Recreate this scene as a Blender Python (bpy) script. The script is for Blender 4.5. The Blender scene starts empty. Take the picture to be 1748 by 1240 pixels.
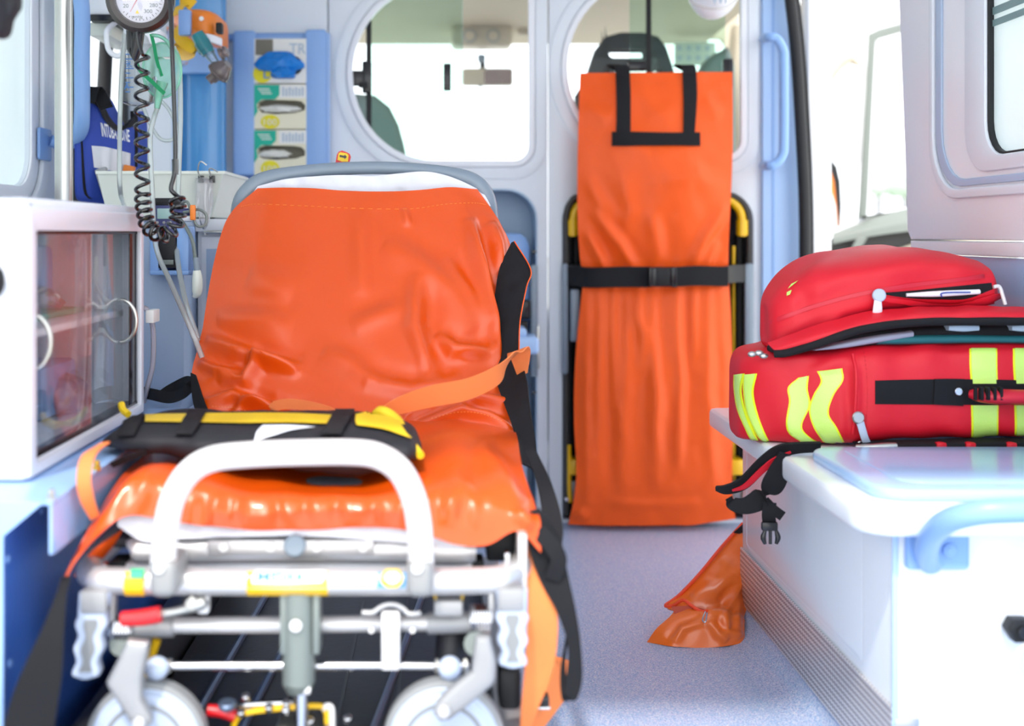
import bpy, bmesh, math, random
import numpy as np
from mathutils import Vector, Matrix
from mathutils.bvhtree import BVHTree
random.seed(4)
SC = bpy.context.scene
COL = SC.collection
PI = math.pi
# ------------------------------------------------------------------ camera, light, exposure
F, VX, VY, H = 2000.0, 760.0, 400.0, 0.85     # focal length in pixels, vanishing point, camera height
cam_d = bpy.data.cameras.new('camera'); cam = bpy.data.objects.new('camera', cam_d); COL.objects.link(cam)
cam.location = (0, 0, H); cam.rotation_euler = (PI/2, 0, 0)
cam_d.sensor_width = 36; cam_d.lens = F/1748*36
cam_d.shift_x = (874-VX)/1748; cam_d.shift_y = -(620-VY)/1748
cam_d.clip_start = 0.05; cam_d.clip_end = 300
cam_d.dof.use_dof = True; cam_d.dof.focus_distance = 2.32; cam_d.dof.aperture_fstop = 2.0
SC.camera = cam
SC.view_settings.view_transform = 'Standard'; SC.view_settings.look = 'None'
SC.view_settings.exposure = -0.35; SC.view_settings.gamma = 1.0
SC.view_settings.use_curve_mapping = False
W = bpy.data.worlds.new('sky'); SC.world = W; W.use_nodes = True
bg = W.node_tree.nodes['Background']
bg.inputs[0].default_value = (0.93, 0.97, 1.0, 1); bg.inputs[1].default_value = 3.8
sd = bpy.data.lights.new('sun', 'SUN'); sun = bpy.data.objects.new('sun', sd); COL.objects.link(sun)
sd.energy = 4.0; sd.angle = math.radians(3); sd.color = (1, 0.95, 0.88)
sun.rotation_euler = (math.radians(33), 0, math.radians(-15))

def P(px, py, d):
    """the point at distance d (metres along the van) that lies in the direction of a photograph pixel"""
    return Vector(((px-VX)*d/F, d, H-(py-VY)*d/F))
def PX(px, d): return (px-VX)*d/F
def PZ(py, d): return H-(py-VY)*d/F

# ------------------------------------------------------------------ materials
def srgb(r, g, b):
    def f(c):
        c /= 255
        return c/12.92 if c <= 0.04045 else ((c+0.055)/1.055)**2.4
    return (f(r), f(g), f(b), 1)
def mat(name, col, rough=0.5, metal=0.0, bump=None, coat=0.0, var=None, spec=0.5, sheen=0.0, emit=None, transl=0.0, alpha=None):
    m = bpy.data.materials.new(name); m.use_nodes = True
    nt = m.node_tree; b = nt.nodes['Principled BSDF']
    c = srgb(*col)
    b.inputs['Base Color'].default_value = c
    b.inputs['Roughness'].default_value = rough; b.inputs['Metallic'].default_value = metal
    b.inputs['Coat Weight'].default_value = coat; b.inputs['Coat Roughness'].default_value = 0.12
    b.inputs['Specular IOR Level'].default_value = spec
    if sheen: b.inputs['Sheen Weight'].default_value = sheen
    if emit: b.inputs['Emission Color'].default_value = (*emit[0], 1); b.inputs['Emission Strength'].default_value = emit[1]
    if alpha is not None: b.inputs['Alpha'].default_value = alpha
    tc = nt.nodes.new('ShaderNodeTexCoord')
    if var:
        sc, amt = var
        n = nt.nodes.new('ShaderNodeTexNoise'); n.inputs['Scale'].default_value = sc; n.inputs['Detail'].default_value = 4
        nt.links.new(tc.outputs['Object'], n.inputs['Vector'])
        mx = nt.nodes.new('ShaderNodeMix'); mx.data_type = 'RGBA'; mx.inputs[6].default_value = tuple(x*(1-amt) for x in c[:3])+(1,)
        mx.inputs[7].default_value = tuple(min(1, x*(1+amt)) for x in c[:3])+(1,)
        nt.links.new(n.outputs[0], mx.inputs[0]); nt.links.new(mx.outputs[2], b.inputs['Base Color'])
    if bump:
        kind, sc, st = bump
        if kind == 'noise':
            n = nt.nodes.new('ShaderNodeTexNoise'); n.inputs['Scale'].default_value = sc; n.inputs['Detail'].default_value = 3; out = n.outputs[0]
        elif kind == 'wave':
            n = nt.nodes.new('ShaderNodeTexWave'); n.inputs['Scale'].default_value = sc; n.inputs['Distortion'].default_value = 0.5; n.bands_direction = 'DIAGONAL'; out = n.outputs[1]
        else:
            n = nt.nodes.new('ShaderNodeTexVoronoi'); n.inputs['Scale'].default_value = sc; out = n.outputs[0]
        nt.links.new(tc.outputs['Object'], n.inputs['Vector'])
        bp = nt.nodes.new('ShaderNodeBump'); bp.inputs['Strength'].default_value = st; bp.inputs['Distance'].default_value = 0.002
        nt.links.new(out, bp.inputs['Height']); nt.links.new(bp.outputs[0], b.inputs['Normal'])
    return m
def glass(name, tint, refl=1.0, rough=0.0, haze=0.0):
    m = bpy.data.materials.new(name); m.use_nodes = True; nt = m.node_tree
    nt.nodes.clear()
    o = nt.nodes.new('ShaderNodeOutputMaterial')
    t = nt.nodes.new('ShaderNodeBsdfTransparent'); t.inputs[0].default_value = (*tint, 1)
    g = nt.nodes.new('ShaderNodeBsdfGlossy'); g.inputs['Roughness'].default_value = rough; g.inputs[0].default_value = (1, 1, 1, 1)
    fr = nt.nodes.new('ShaderNodeFresnel'); fr.inputs[0].default_value = 1.45
    mt = nt.nodes.new('ShaderNodeMath'); mt.operation = 'MULTIPLY'; mt.inputs[1].default_value = refl
    nt.links.new(fr.outputs[0], mt.inputs[0])
    mx = nt.nodes.new('ShaderNodeMixShader'); nt.links.new(mt.outputs[0], mx.inputs[0])
    src = t.outputs[0]
    if haze:
        df = nt.nodes.new('ShaderNodeBsdfTranslucent'); df.inputs[0].default_value = (*tint, 1)
        d2 = nt.nodes.new('ShaderNodeBsdfDiffuse'); d2.inputs[0].default_value = (*tint, 1)
        m3 = nt.nodes.new('ShaderNodeMixShader'); m3.inputs[0].default_value = 0.5
        nt.links.new(df.outputs[0], m3.inputs[1]); nt.links.new(d2.outputs[0], m3.inputs[2])
        m2 = nt.nodes.new('ShaderNodeMixShader'); m2.inputs[0].default_value = haze
        nt.links.new(t.outputs[0], m2.inputs[1]); nt.links.new(m3.outputs[0], m2.inputs[2]); src = m2.outputs[0]
    nt.links.new(src, mx.inputs[1]); nt.links.new(g.outputs[0], mx.inputs[2]); nt.links.new(mx.outputs[0], o.inputs[0])
    return m
M = {}
M['wall'] = mat('wall_white', (226, 232, 240), 0.35, var=(3, 0.03), bump=('noise', 300, 0.05))
M['white'] = mat('white_plastic', (238, 240, 246), 0.3, var=(5, 0.02))
M['cabwhite'] = mat('white_metal', (228, 231, 240), 0.3, coat=0.2)
M['bench'] = mat('bench_white', (232, 238, 246), 0.28, coat=0.3, bump=('noise', 200, 0.03))
M['greywall'] = mat('blue_grey_panel', (176, 196, 222), 0.4, var=(4, 0.04))
M['recess'] = mat('recess_liner', (165, 190, 215), 0.4, var=(6, 0.05))
M['blue'] = mat('light_blue_plastic', (134, 172, 226), 0.35, var=(6, 0.03))
M['paleblue'] = mat('pale_blue_vinyl', (170, 205, 245), 0.25, coat=0.3)
M['jamb'] = mat('pale_blue_jamb', (168, 198, 240), 0.35)
M['midblue'] = mat('mid_blue_glossy', (70, 146, 208), 0.22, coat=0.4)
M['darkblue'] = mat('dark_blue_console_shade', (52, 96, 176), 0.3, coat=0.2, var=(8, 0.04))  # dark blue; on the console side it carries that face's shade
M['console'] = mat('console_light_blue', (150, 184, 232), 0.22, coat=0.5)
M['bagblue'] = mat('blue_nylon', (38, 68, 168), 0.6, bump=('wave', 500, 0.2), var=(20, 0.08))
M['navy'] = mat('navy_plastic', (52, 56, 110), 0.4)
M['orange'] = mat('orange_vinyl', (224, 80, 2), 0.30, bump=('wave', 420, 0.10), spec=0.5, coat=0.22, var=(7, 0.06))
M['orange2'] = mat('orange_nylon', (246, 92, 20), 0.42, spec=0.35, bump=('wave', 500, 0.1), var=(7, 0.04))
M['orange3'] = mat('orange_pouch_vinyl', (232, 106, 32), 0.3, bump=('noise', 60, 0.15), coat=0.25, var=(9, 0.08))
M['strap_o'] = mat('orange_webbing', (255, 140, 74), 0.6, bump=('wave', 900, 0.35))
M['piping'] = mat('orange_piping', (236, 72, 34), 0.5)
M['thread'] = mat('orange_thread', (250, 150, 70), 0.6)
M['black'] = mat('black_webbing', (26, 26, 30), 0.75, bump=('wave', 800, 0.35), spec=0.3)
M['blacknylon'] = mat('black_nylon', (32, 32, 38), 0.65, bump=('noise', 250, 0.25), spec=0.35)
M['rubber'] = mat('black_rubber', (24, 25, 28), 0.55, spec=0.4)
M['blackgloss'] = mat('black_plastic', (24, 24, 28), 0.25)
M['brownblack'] = mat('gauge_black', (44, 34, 30), 0.3, coat=0.3)
M['coil'] = mat('black_coil', (18, 18, 20), 0.18, coat=0.5)
M['grey'] = mat('grey_plastic', (132, 146, 160), 0.38, coat=0.1)
M['greymet'] = mat('cast_grey', (158, 158, 160), 0.42, metal=0.35, bump=('noise', 200, 0.12))
M['alu'] = mat('aluminium', (208, 206, 206), 0.36, metal=0.55, bump=('noise', 250, 0.04))
M['alulight'] = mat('white_enamel', (232, 230, 230), 0.3, metal=0.1)
M['chrome'] = mat('chrome', (214, 214, 218), 0.16, metal=1.0)
M['steel'] = mat('brushed_steel', (190, 190, 186), 0.3, metal=0.9)
M['post'] = mat('green_grey_metal', (126, 134, 130), 0.42, metal=0.3)
M['dark'] = mat('dark_deck', (44, 44, 50), 0.45, bump=('noise', 80, 0.2), var=(10, 0.15))
M['darkrail'] = mat('dark_rail', (58, 58, 62), 0.35, metal=0.4)
M['rail'] = mat('rail_steel', (110, 125, 150), 0.3, metal=0.7)
M['wheel'] = mat('wheel_grey', (188, 200, 222), 0.4)
M['tyre'] = mat('tyre_grey', (138, 140, 142), 0.5)
M['red'] = mat('red_nylon', (218, 16, 40), 0.55, bump=('wave', 450, 0.15), var=(8, 0.06))
M['redgrip'] = mat('red_rubber', (208, 30, 52), 0.45)
M['redlever'] = mat('red_plastic', (220, 24, 34), 0.3, coat=0.3)
M['yellow'] = mat('yellow_piping', (248, 208, 36), 0.45, bump=('noise', 120, 0.1))
M['neon'] = mat('neon_reflective', (208, 248, 120), 0.28, bump=('voronoi', 400, 0.15), coat=0.3)
M['neonedge'] = mat('neon_edge', (236, 246, 40), 0.4)
M['yellowp'] = mat('yellow_plastic', (240, 190, 10), 0.35, coat=0.2)
M['orangep'] = mat('orange_bag_vinyl', (236, 130, 40), 0.4, var=(12, 0.1))
M['teal'] = mat('teal_green', (0, 172, 146), 0.5)
M['darkteal'] = mat('dark_teal', (20, 96, 104), 0.6)
M['card'] = mat('white_card', (232, 232, 228), 0.6, var=(20, 0.03))
M['cream'] = mat('cream_card', (228, 224, 200), 0.6, var=(20, 0.05))
M['yellowdot'] = mat('yellow_print', (226, 214, 30), 0.5)
M['print'] = mat('pale_print', (170, 188, 206), 0.5)
M['printblue'] = mat('blue_print', (70, 130, 200), 0.5)
M['printgreen'] = mat('green_print', (50, 190, 130), 0.5)
M['glove'] = mat('blue_nitrile', (14, 122, 208), 0.4, var=(30, 0.25))
M['paleglove'] = mat('pale_glove', (226, 226, 220), 0.5, var=(30, 0.08))
M['boxin'] = mat('carton_inside', (120, 116, 104), 0.7)
M['sheet'] = mat('white_sheet', (232, 234, 244), 0.75, bump=('noise', 90, 0.12))
M['binm'] = mat('cream_plastic', (232, 236, 226), 0.35)
M['skin_dark'] = mat('seat_fabric', (38, 42, 46), 0.7, bump=('noise', 150, 0.2))
M['seatgreen'] = mat('seat_grey', (112, 128, 124), 0.7)
M['beige'] = mat('beige_headliner', (188, 176, 156), 0.7, var=(4, 0.05))
M['beigep'] = mat('beige_plastic', (196, 184, 164), 0.4)
M['doorgrey'] = mat('door_trim_grey', (122, 128, 122), 0.55)
M['doordark'] = mat('door_trim_dark', (60, 58, 56), 0.6)
M['paint'] = mat('white_paint', (238, 238, 240), 0.2, coat=0.6)
M['clear'] = glass('clear_plastic', (0.97, 0.985, 0.98), 1.3, 0.05, 0.15)
M['cleartube'] = glass('clear_tube', (0.93, 0.98, 0.96), 1.2, 0.1, 0.5)
M['pinktube'] = glass('pink_tube', (0.90, 0.84, 0.88), 1.2, 0.1, 0.5)
M['greenclear'] = glass('green_clear', (0.55, 0.92, 0.76), 1.2, 0.08, 0.35)
M['tealclear'] = glass('teal_clear', (0.10, 0.62, 0.68), 1.2, 0.1, 0.5)
M['smoke'] = glass('smoke_clear', (0.50, 0.42, 0.40), 1.4, 0.1, 0.4)
M['bagclear'] = glass('crinkled_clear_bag', (0.92, 0.90, 0.92), 2.5, 0.12, 0.2)
M['redbag'] = glass('red_tinted_bag', (0.75, 0.25, 0.18), 2.2, 0.15, 0.6)
M['paneblue'] = glass('acrylic_pane', (0.97, 0.985, 0.99), 0.4, 0.0)
M['panegreen'] = glass('green_tint_pane', (0.80, 0.91, 0.86), 0.35, 0.0)
M['windscreen'] = glass('windscreen_glass', (0.98, 0.99, 0.99), 0.25)
M['lensglass'] = glass('lens_glass', (0.97, 0.98, 1.0), 1.2)
M['frost'] = glass('frosted_glass', (0.88, 0.94, 0.94), 0.6, 0.2, 0.85)
M['elastic'] = mat('green_elastic', (0, 140, 86), 0.6)
M['lamp'] = mat('lamp_diffuser', (235, 238, 242), 0.5)
M['ground'] = mat('pale_concrete', (205, 203, 198), 0.8, bump=('noise', 20, 0.3), var=(2, 0.08))
M['tree'] = mat('far_foliage', (150, 168, 150), 0.8)
M['dial'] = mat('dial_white', (230, 226, 232), 0.4)
M['tagred'] = mat('tag_red', (216, 36, 40), 0.4)
M['tagyellow'] = mat('tag_yellow', (250, 208, 20), 0.4)
M['screen'] = mat('lcd_green', (150, 182, 180), 0.25)
M['silvertape'] = mat('silver_reflective', (205, 205, 212), 0.35, metal=0.2, bump=('noise', 30, 0.4))
M['stickerblue'] = mat('sticker_blue', (84, 150, 206), 0.4)
M['brass'] = mat('brass', (206, 168, 66), 0.35, metal=0.7)
M['mirror'] = mat('mirror_face', (150, 130, 125), 0.08, metal=1.0)

def floor_material():
    m = bpy.data.materials.new('speckled_vinyl'); m.use_nodes = True; nt = m.node_tree; b = nt.nodes['Principled BSDF']
    tc = nt.nodes.new('ShaderNodeTexCoord'); mp = nt.nodes.new('ShaderNodeMapping'); mp.inputs['Scale'].default_value = (1, 1.6, 1)
    nt.links.new(tc.outputs['Object'], mp.inputs[0])
    prev = None
    base = srgb(150, 180, 216)
    cols = [((214, 216, 226), 330, 0.56), ((196, 196, 222), 230, 0.60), ((124, 148, 196), 280, 0.60)]
    cur = None
    for i, (c, sc, th) in enumerate(cols):
        n = nt.nodes.new('ShaderNodeTexNoise'); n.inputs['Scale'].default_value = sc; n.inputs['Detail'].default_value = 1.0
        off = nt.nodes.new('ShaderNodeVectorMath'); off.inputs[1].default_value = (i*7.3, i*3.1, i*5.7)
        nt.links.new(mp.outputs[0], off.inputs[0]); nt.links.new(off.outputs[0], n.inputs['Vector'])
        r = nt.nodes.new('ShaderNodeValToRGB'); r.color_ramp.elements[0].position = th-0.03; r.color_ramp.elements[1].position = th+0.02
        nt.links.new(n.outputs[0], r.inputs[0])
        mx = nt.nodes.new('ShaderNodeMix'); mx.data_type = 'RGBA'
        nt.links.new(r.outputs[0], mx.inputs[0])
        if cur is None: mx.inputs[6].default_value = base
        else: nt.links.new(cur, mx.inputs[6])
        mx.inputs[7].default_value = srgb(*c); cur = mx.outputs[2]
    nt.links.new(cur, b.inputs['Base Color']); b.inputs['Roughness'].default_value = 0.38
    return m
M['floor'] = floor_material()
def checker_material():
    m = bpy.data.materials.new('ribbed_aluminium'); m.use_nodes = True; nt = m.node_tree; b = nt.nodes['Principled BSDF']
    tc = nt.nodes.new('ShaderNodeTexCoord'); sp = nt.nodes.new('ShaderNodeSeparateXYZ'); nt.links.new(tc.outputs['Object'], sp.inputs[0])
    def sine(sock, per, ph=None):
        mu = nt.nodes.new('ShaderNodeMath'); mu.operation = 'MULTIPLY'; mu.inputs[1].default_value = 2*PI/per
        nt.links.new(sock, mu.inputs[0]); s = nt.nodes.new('ShaderNodeMath'); s.operation = 'SINE'
        if ph is not None:
            ad = nt.nodes.new('ShaderNodeMath'); ad.operation = 'ADD'; nt.links.new(mu.outputs[0], ad.inputs[0]); nt.links.new(ph, ad.inputs[1]); nt.links.new(ad.outputs[0], s.inputs[0])
        else: nt.links.new(mu.outputs[0], s.inputs[0])
        return s.outputs[0]
    a = sine(sp.outputs[2], 0.0105)
    c = sine(sp.outputs[1], 0.011)
    mm = nt.nodes.new('ShaderNodeMath'); mm.operation = 'MULTIPLY_ADD'; nt.links.new(c, mm.inputs[0]); mm.inputs[1].default_value = 0.85; nt.links.new(a, mm.inputs[2])
    r = nt.nodes.new('ShaderNodeMapRange'); r.inputs[1].default_value = -0.4; r.inputs[2].default_value = 0.5; nt.links.new(mm.outputs[0], r.inputs[0])
    mx = nt.nodes.new('ShaderNodeMix'); mx.data_type = 'RGBA'; mx.inputs[6].default_value = srgb(160, 154, 160); mx.inputs[7].default_value = srgb(240, 238, 238)
    nt.links.new(r.outputs[0], mx.inputs[0]); nt.links.new(mx.outputs[2], b.inputs['Base Color'])
    bp = nt.nodes.new('ShaderNodeBump'); bp.inputs['Strength'].default_value = 0.6; bp.inputs['Distance'].default_value = 0.003
    nt.links.new(r.outputs[0], bp.inputs['Height']); nt.links.new(bp.outputs[0], b.inputs['Normal'])
    b.inputs['Metallic'].default_value = 0.5; b.inputs['Roughness'].default_value = 0.35
    return m
M['checker'] = checker_material()

# ------------------------------------------------------------------ helpers
def tag(o, label=None, cat=None, group=None, kind=None):
    if label: o['label'] = label
    if cat: o['category'] = cat
    if group: o['group'] = group
    if kind: o['kind'] = kind
    return o
def thing(name, label, cat, loc, group=None):
    o = bpy.data.objects.new(name, None); o.empty_display_size = 0.05
    COL.objects.link(o); o.location = loc
    return tag(o, label, cat, group)
def wloc(o):
    v = Vector(o.location)
    while o.parent: o = o.parent; v = v+Vector(o.location)
    return v
def mk(name, verts, faces, m, parent=None, smooth=True, angle=40, kind=None, label=None):
    verts = np.array([tuple(v) for v in verts], dtype=float)
    lo, hi = verts.min(0), verts.max(0)
    c = np.array([(lo[0]+hi[0])/2, (lo[1]+hi[1])/2, lo[2]])
    me = bpy.data.meshes.new(name); me.from_pydata((verts-c).tolist(), [], [tuple(f) for f in faces]); me.update()
    bm = bmesh.new(); bm.from_mesh(me); bmesh.ops.recalc_face_normals(bm, faces=bm.faces); bm.to_mesh(me); bm.free()
    if smooth:
        me.polygons.foreach_set('use_smooth', [True]*len(me.polygons))
        me.set_sharp_from_angle(angle=math.radians(angle))
    me.materials.append(m)
    o = bpy.data.objects.new(name, me); COL.objects.link(o)
    if parent is not None:
        o.parent = parent; o.location = Vector(c)-wloc(parent)
    else: o.location = c
    if kind: o['kind'] = kind
    if label: o['label'] = label
    return o
def cr(pts, n, closed=False):
    """Catmull-Rom through the points, n samples per span"""
    pts = [np.array(tuple(p), float) for p in pts]; out = []
    N = len(pts); spans = N if closed else N-1
    for i in range(spans):
        if closed: p0, p1, p2, p3 = pts[(i-1) % N], pts[i], pts[(i+1) % N], pts[(i+2) % N]
        else:
            p1, p2 = pts[i], pts[i+1]
            p0 = pts[i-1] if i > 0 else 2*p1-p2
            p3 = pts[i+2] if i+2 < N else 2*p2-p1
        for k in range(n):
            t = k/n
            out.append(0.5*((2*p1)+(-p0+p2)*t+(2*p0-5*p1+4*p2-p3)*t*t+(-p0+3*p1-3*p2+p3)*t**3))
    if not closed: out.append(pts[-1])
    return out
def resample(pts, k):
    pts = [np.array(tuple(p), float) for p in pts]
    d = [0]
    for a, b in zip(pts, pts[1:]): d.append(d[-1]+np.linalg.norm((b-a)[:2]))
    out = []
    for i in range(k):
        t = d[-1]*i/(k-1); j = 0
        while j < len(d)-2 and d[j+1] < t: j += 1
        f = (t-d[j])/max(1e-9, d[j+1]-d[j]); out.append(pts[j]*(1-f)+pts[j+1]*f)
    return out
def tube_geo(pts, r, seg=12, closed=False, flat=1.0):
    pts = [Vector(tuple(p)) for p in pts]; n = len(pts)
    rr_ = r if isinstance(r, (list, tuple)) else [r]*n
    V, Fc = [], []
    tg = []
    for i in range(n):
        a = pts[(i-1) % n] if (closed or i > 0) else pts[i]
        b = pts[(i+1) % n] if (closed or i < n-1) else pts[i]
        t = (b-a); tg.append(t.normalized() if t.length > 1e-9 else Vector((0, 0, 1)))
    up = Vector((0, 0, 1)) if abs(tg[0].z) < 0.9 else Vector((0, 1, 0))
    nrm = (up-tg[0]*up.dot(tg[0])).normalized()
    for i in range(n):
        nrm = (nrm-tg[i]*nrm.dot(tg[i])).normalized(); bn = tg[i].cross(nrm)
        for k in range(seg):
            a = 2*PI*k/seg
            V.append(pts[i]+(nrm*math.cos(a)*flat+bn*math.sin(a))*rr_[i])
    m_ = n if closed else n-1
    for i in range(m_):
        for k in range(seg):
            a = i*seg+k; b = i*seg+(k+1) % seg; j = ((i+1) % n)*seg
            Fc.append((a, b, j+(k+1) % seg, j+k))
    if not closed:
        Fc.append(tuple(range(seg))); Fc.append(tuple((n-1)*seg+k for k in range(seg)))
    return V, Fc
def tube(name, pts, r, m, parent=None, seg=12, sm=6, closed=False, flat=1.0, **k):
    if sm: 
        if isinstance(r, (list, tuple)):
            q = cr([(*tuple(p), rr) for p, rr in zip(pts, r)], sm, closed); pts = [x[:3] for x in q]; r = [float(x[3]) for x in q]
        else: pts = cr(pts, sm, closed)
    V, Fc = tube_geo(pts, r, seg, closed, flat)
    return mk(name, V, Fc, m, parent, **k)
def multi(name, geos, m, parent=None, **k):
    V, Fc = [], []
    for v, f in geos:
        o = len(V); V += [tuple(x) for x in v]; Fc += [tuple(i+o for i in q) for q in f]
    return mk(name, V, Fc, m, parent, **k)
def box(name, x, y, z, m, parent=None, bev=0.003, seg=2, rot=None, **k):
    bm = bmesh.new(); bmesh.ops.create_cube(bm, size=1)
    sx, sy, sz = x[1]-x[0], y[1]-y[0], z[1]-z[0]
    for v in bm.verts: v.co = Vector((v.co.x*sx, v.co.y*sy, v.co.z*sz))
    if bev: bmesh.ops.bevel(bm, geom=list(bm.edges), offset=min(bev, 0.45*min(abs(sx), abs(sy), abs(sz))), segments=seg, affect='EDGES', profile=0.5)
    R = rot if rot else Matrix.Identity(3)
    c = Vector(((x[0]+x[1])/2, (y[0]+y[1])/2, (z[0]+z[1])/2))
    bm.verts.index_update()
    V = [R @ v.co+c for v in bm.verts]; Fc = [[v.index for v in f.verts] for f in bm.faces]; bm.free()
    return mk(name, V, Fc, m, parent, **k)
def pbox(name, px0, px1, py0, py1, d0, d1, m, parent=None, **k):
    """a box whose near face spans these photograph pixels at distance d0"""
    return box(name, (PX(px0, d0), PX(px1, d0)), (d0, d1), (PZ(py1, d0), PZ(py0, d0)), m, parent, **k)
def plate(name, outline, holes, O, U, V_, thick, m, parent=None, bev=0.0, **k):
    """flat plate with holes; outline in (u, v); its front face lies in the plane, its body behind it (against U x V)"""
    cu = bpy.data.curves.new('c', 'CURVE'); cu.dimensions = '2D'; cu.fill_mode = 'BOTH'
    for pts in [outline]+list(holes):
        s = cu.splines.new('POLY'); s.points.add(len(pts)-1)
        for i, p in enumerate(pts): s.points[i].co = (p[0], p[1], 0, 1)
        s.use_cyclic_u = True
    cu.extrude = max(0, thick/2-bev); cu.bevel_depth = bev; cu.bevel_resolution = 2; cu.offset = -bev
    ob = bpy.data.objects.new('c', cu); me = bpy.data.meshes.new_from_object(ob)
    U = Vector(U).normalized(); V_ = Vector(V_).normalized(); N = U.cross(V_)
    vs = [Vector(O)+U*v.co.x+V_*v.co.y+N*(v.co.z-thick/2) for v in me.vertices]
    fs = [tuple(p.vertices) for p in me.polygons]
    bpy.data.objects.remove(ob); bpy.data.curves.remove(cu); bpy.data.meshes.remove(me)
    bm = bmesh.new()
    bv = [bm.verts.new(v) for v in vs]
    for f in fs:
        try: bm.faces.new([bv[i] for i in f])
        except ValueError: pass
    bmesh.ops.remove_doubles(bm, verts=bm.verts, dist=1e-5)
    bm.verts.index_update(); vs = [v.co.copy() for v in bm.verts]; fs = [[v.index for v in f.verts] for f in bm.faces]; bm.free()
    return mk(name, vs, fs, m, parent, angle=30, **k)
def front(name, out, d, thick, m, parent=None, holes=(), bev=0.0, **k):
    """upright plate facing the rear door, outline in photograph pixels at distance d"""
    c = lambda L: [(PX(a, d), PZ(b, d)) for a, b in L]
    return plate(name, c(out), [c(h) for h in holes], (0, d, 0), (1, 0, 0), (0, 0, 1), thick, m, parent, bev, **k)
def side(name, out, x, thick, m, parent=None, holes=(), bev=0.0, facing=1, **k):
    """upright plate along the van, outline in (y, z); facing +1: its face looks towards +x"""
    if facing > 0: return plate(name, out, holes, (x, 0, 0), (0, 1, 0), (0, 0, 1), thick, m, parent, bev, **k)
    f = lambda L: [(-a, b) for a, b in L]
    return plate(name, f(out), [f(h) for h in holes], (x, 0, 0), (0, -1, 0), (0, 0, 1), thick, m, parent, bev, **k)
def rr(x0, y0, x1, y1, r, n=6):
    rs = r if isinstance(r, (list, tuple)) else [r]*4
    out = []
    for (cx, cy, a0, q) in ((x1, y1, 0, rs[0]), (x0, y1, 90, rs[1]), (x0, y0, 180, rs[2]), (x1, y0, 270, rs[3])):
        sx = -1 if cx == x1 else 1; sy = -1 if cy == y1 else 1
        if q == 0: out.append((cx, cy)); continue
        for i in range(n+1):
            a = math.radians(a0+90*i/n); out.append((cx+sx*q+q*math.cos(a), cy+sy*q+q*math.sin(a)))
    return out
def ell(cx, cy, rx, ry=None, n=32):
    ry = ry or rx
    return [(cx+rx*math.cos(2*PI*i/n), cy+ry*math.sin(2*PI*i/n)) for i in range(n)]
def lathe(name, prof, O, axis, m, parent=None, seg=32, ring=False, **k):
    g = lathe_geo(prof, O, axis, seg, ring); return mk(name, g[0], g[1], m, parent, **k)
def lathe_geo(prof, O, axis, seg=32, ring=False):
    ax = Vector(axis).normalized(); u = ax.orthogonal().normalized(); v = ax.cross(u); V, Fc = [], []
    for r, h in prof:
        for i in range(seg):
            a = 2*PI*i/seg; V.append(Vector(O)+ax*h+(u*math.cos(a)+v*math.sin(a))*max(r, 1e-5))
    for j in range(len(prof)-1):
        for i in range(seg): Fc.append((j*seg+i, j*seg+(i+1) % seg, (j+1)*seg+(i+1) % seg, (j+1)*seg+i))
    if ring: Fc += [((len(prof)-1)*seg+i, (len(prof)-1)*seg+(i+1) % seg, (i+1) % seg, i) for i in range(seg)]
    else: Fc.append(tuple(range(seg))); Fc.append(tuple((len(prof)-1)*seg+i for i in range(seg)))
    return V, Fc
def disc(name, O, axis, r, h, m, parent=None, seg=24, bev=None, **k):
    b = bev if bev is not None else min(r, h)*0.25
    return lathe(name, [(r-b, 0), (r, b), (r, h-b), (r-b, h)], O, axis, m, parent, seg, **k)
def ball(name, c, r, m, parent=None, sc=(1, 1, 1), **k):
    V, Fc = lathe_geo([(math.sin(PI*i/14)*r, -math.cos(PI*i/14)*r) for i in range(15)], (0, 0, 0), (0, 0, 1), 24)
    V = [Vector((v.x*sc[0], v.y*sc[1], v.z*sc[2]))+Vector(c) for v in V]
    return mk(name, V, Fc, m, parent, **k)
def fold_field(X, Y, folds):
    D = np.zeros_like(X)
    for f in folds:
        pts, w, amp = f[0], f[1], f[2]
        best = np.full(X.shape, 1e9); bt = np.zeros_like(X); L = 0; sgn = np.zeros_like(X)
        segs = list(zip(pts, pts[1:])); tot = sum(math.hypot(b[0]-a[0], b[1]-a[1]) for a, b in segs)
        for a, b in segs:
            l = math.hypot(b[0]-a[0], b[1]-a[1]); ux, uy = (b[0]-a[0])/l, (b[1]-a[1])/l
            t = np.clip((X-a[0])*ux+(Y-a[1])*uy, 0, l)
            dx, dy = X-a[0]-ux*t, Y-a[1]-uy*t; dd = np.hypot(dx, dy)
            s = dx*uy-dy*ux
            msk = dd < best; best = np.where(msk, dd, best); bt = np.where(msk, (L+t)/tot, bt); sgn = np.where(msk, s, sgn); L += l
        env = np.clip(np.sin(PI*np.clip(bt, 0, 1)), 0, 1)**0.6*0.9+0.1
        if len(f) > 3: env = env*0+1
        q = best/w
        D += amp*env*(np.exp(-q*q)-0.35*np.exp(-((best-1.7*w)/w)**2)*(sgn > 0))
    return D
def wobble(X, Y, scale, amp, seed=0, n=14):
    rs = np.random.RandomState(seed); D = np.zeros_like(X)
    for i in range(n):
        a = rs.rand()*PI*2; k = 2*PI/(scale*(0.6+1.2*rs.rand())); D += np.sin((X*math.cos(a)+Y*math.sin(a))*k+rs.rand()*6.28)
    return D*amp/math.sqrt(n)
class Sheet: pass
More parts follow.
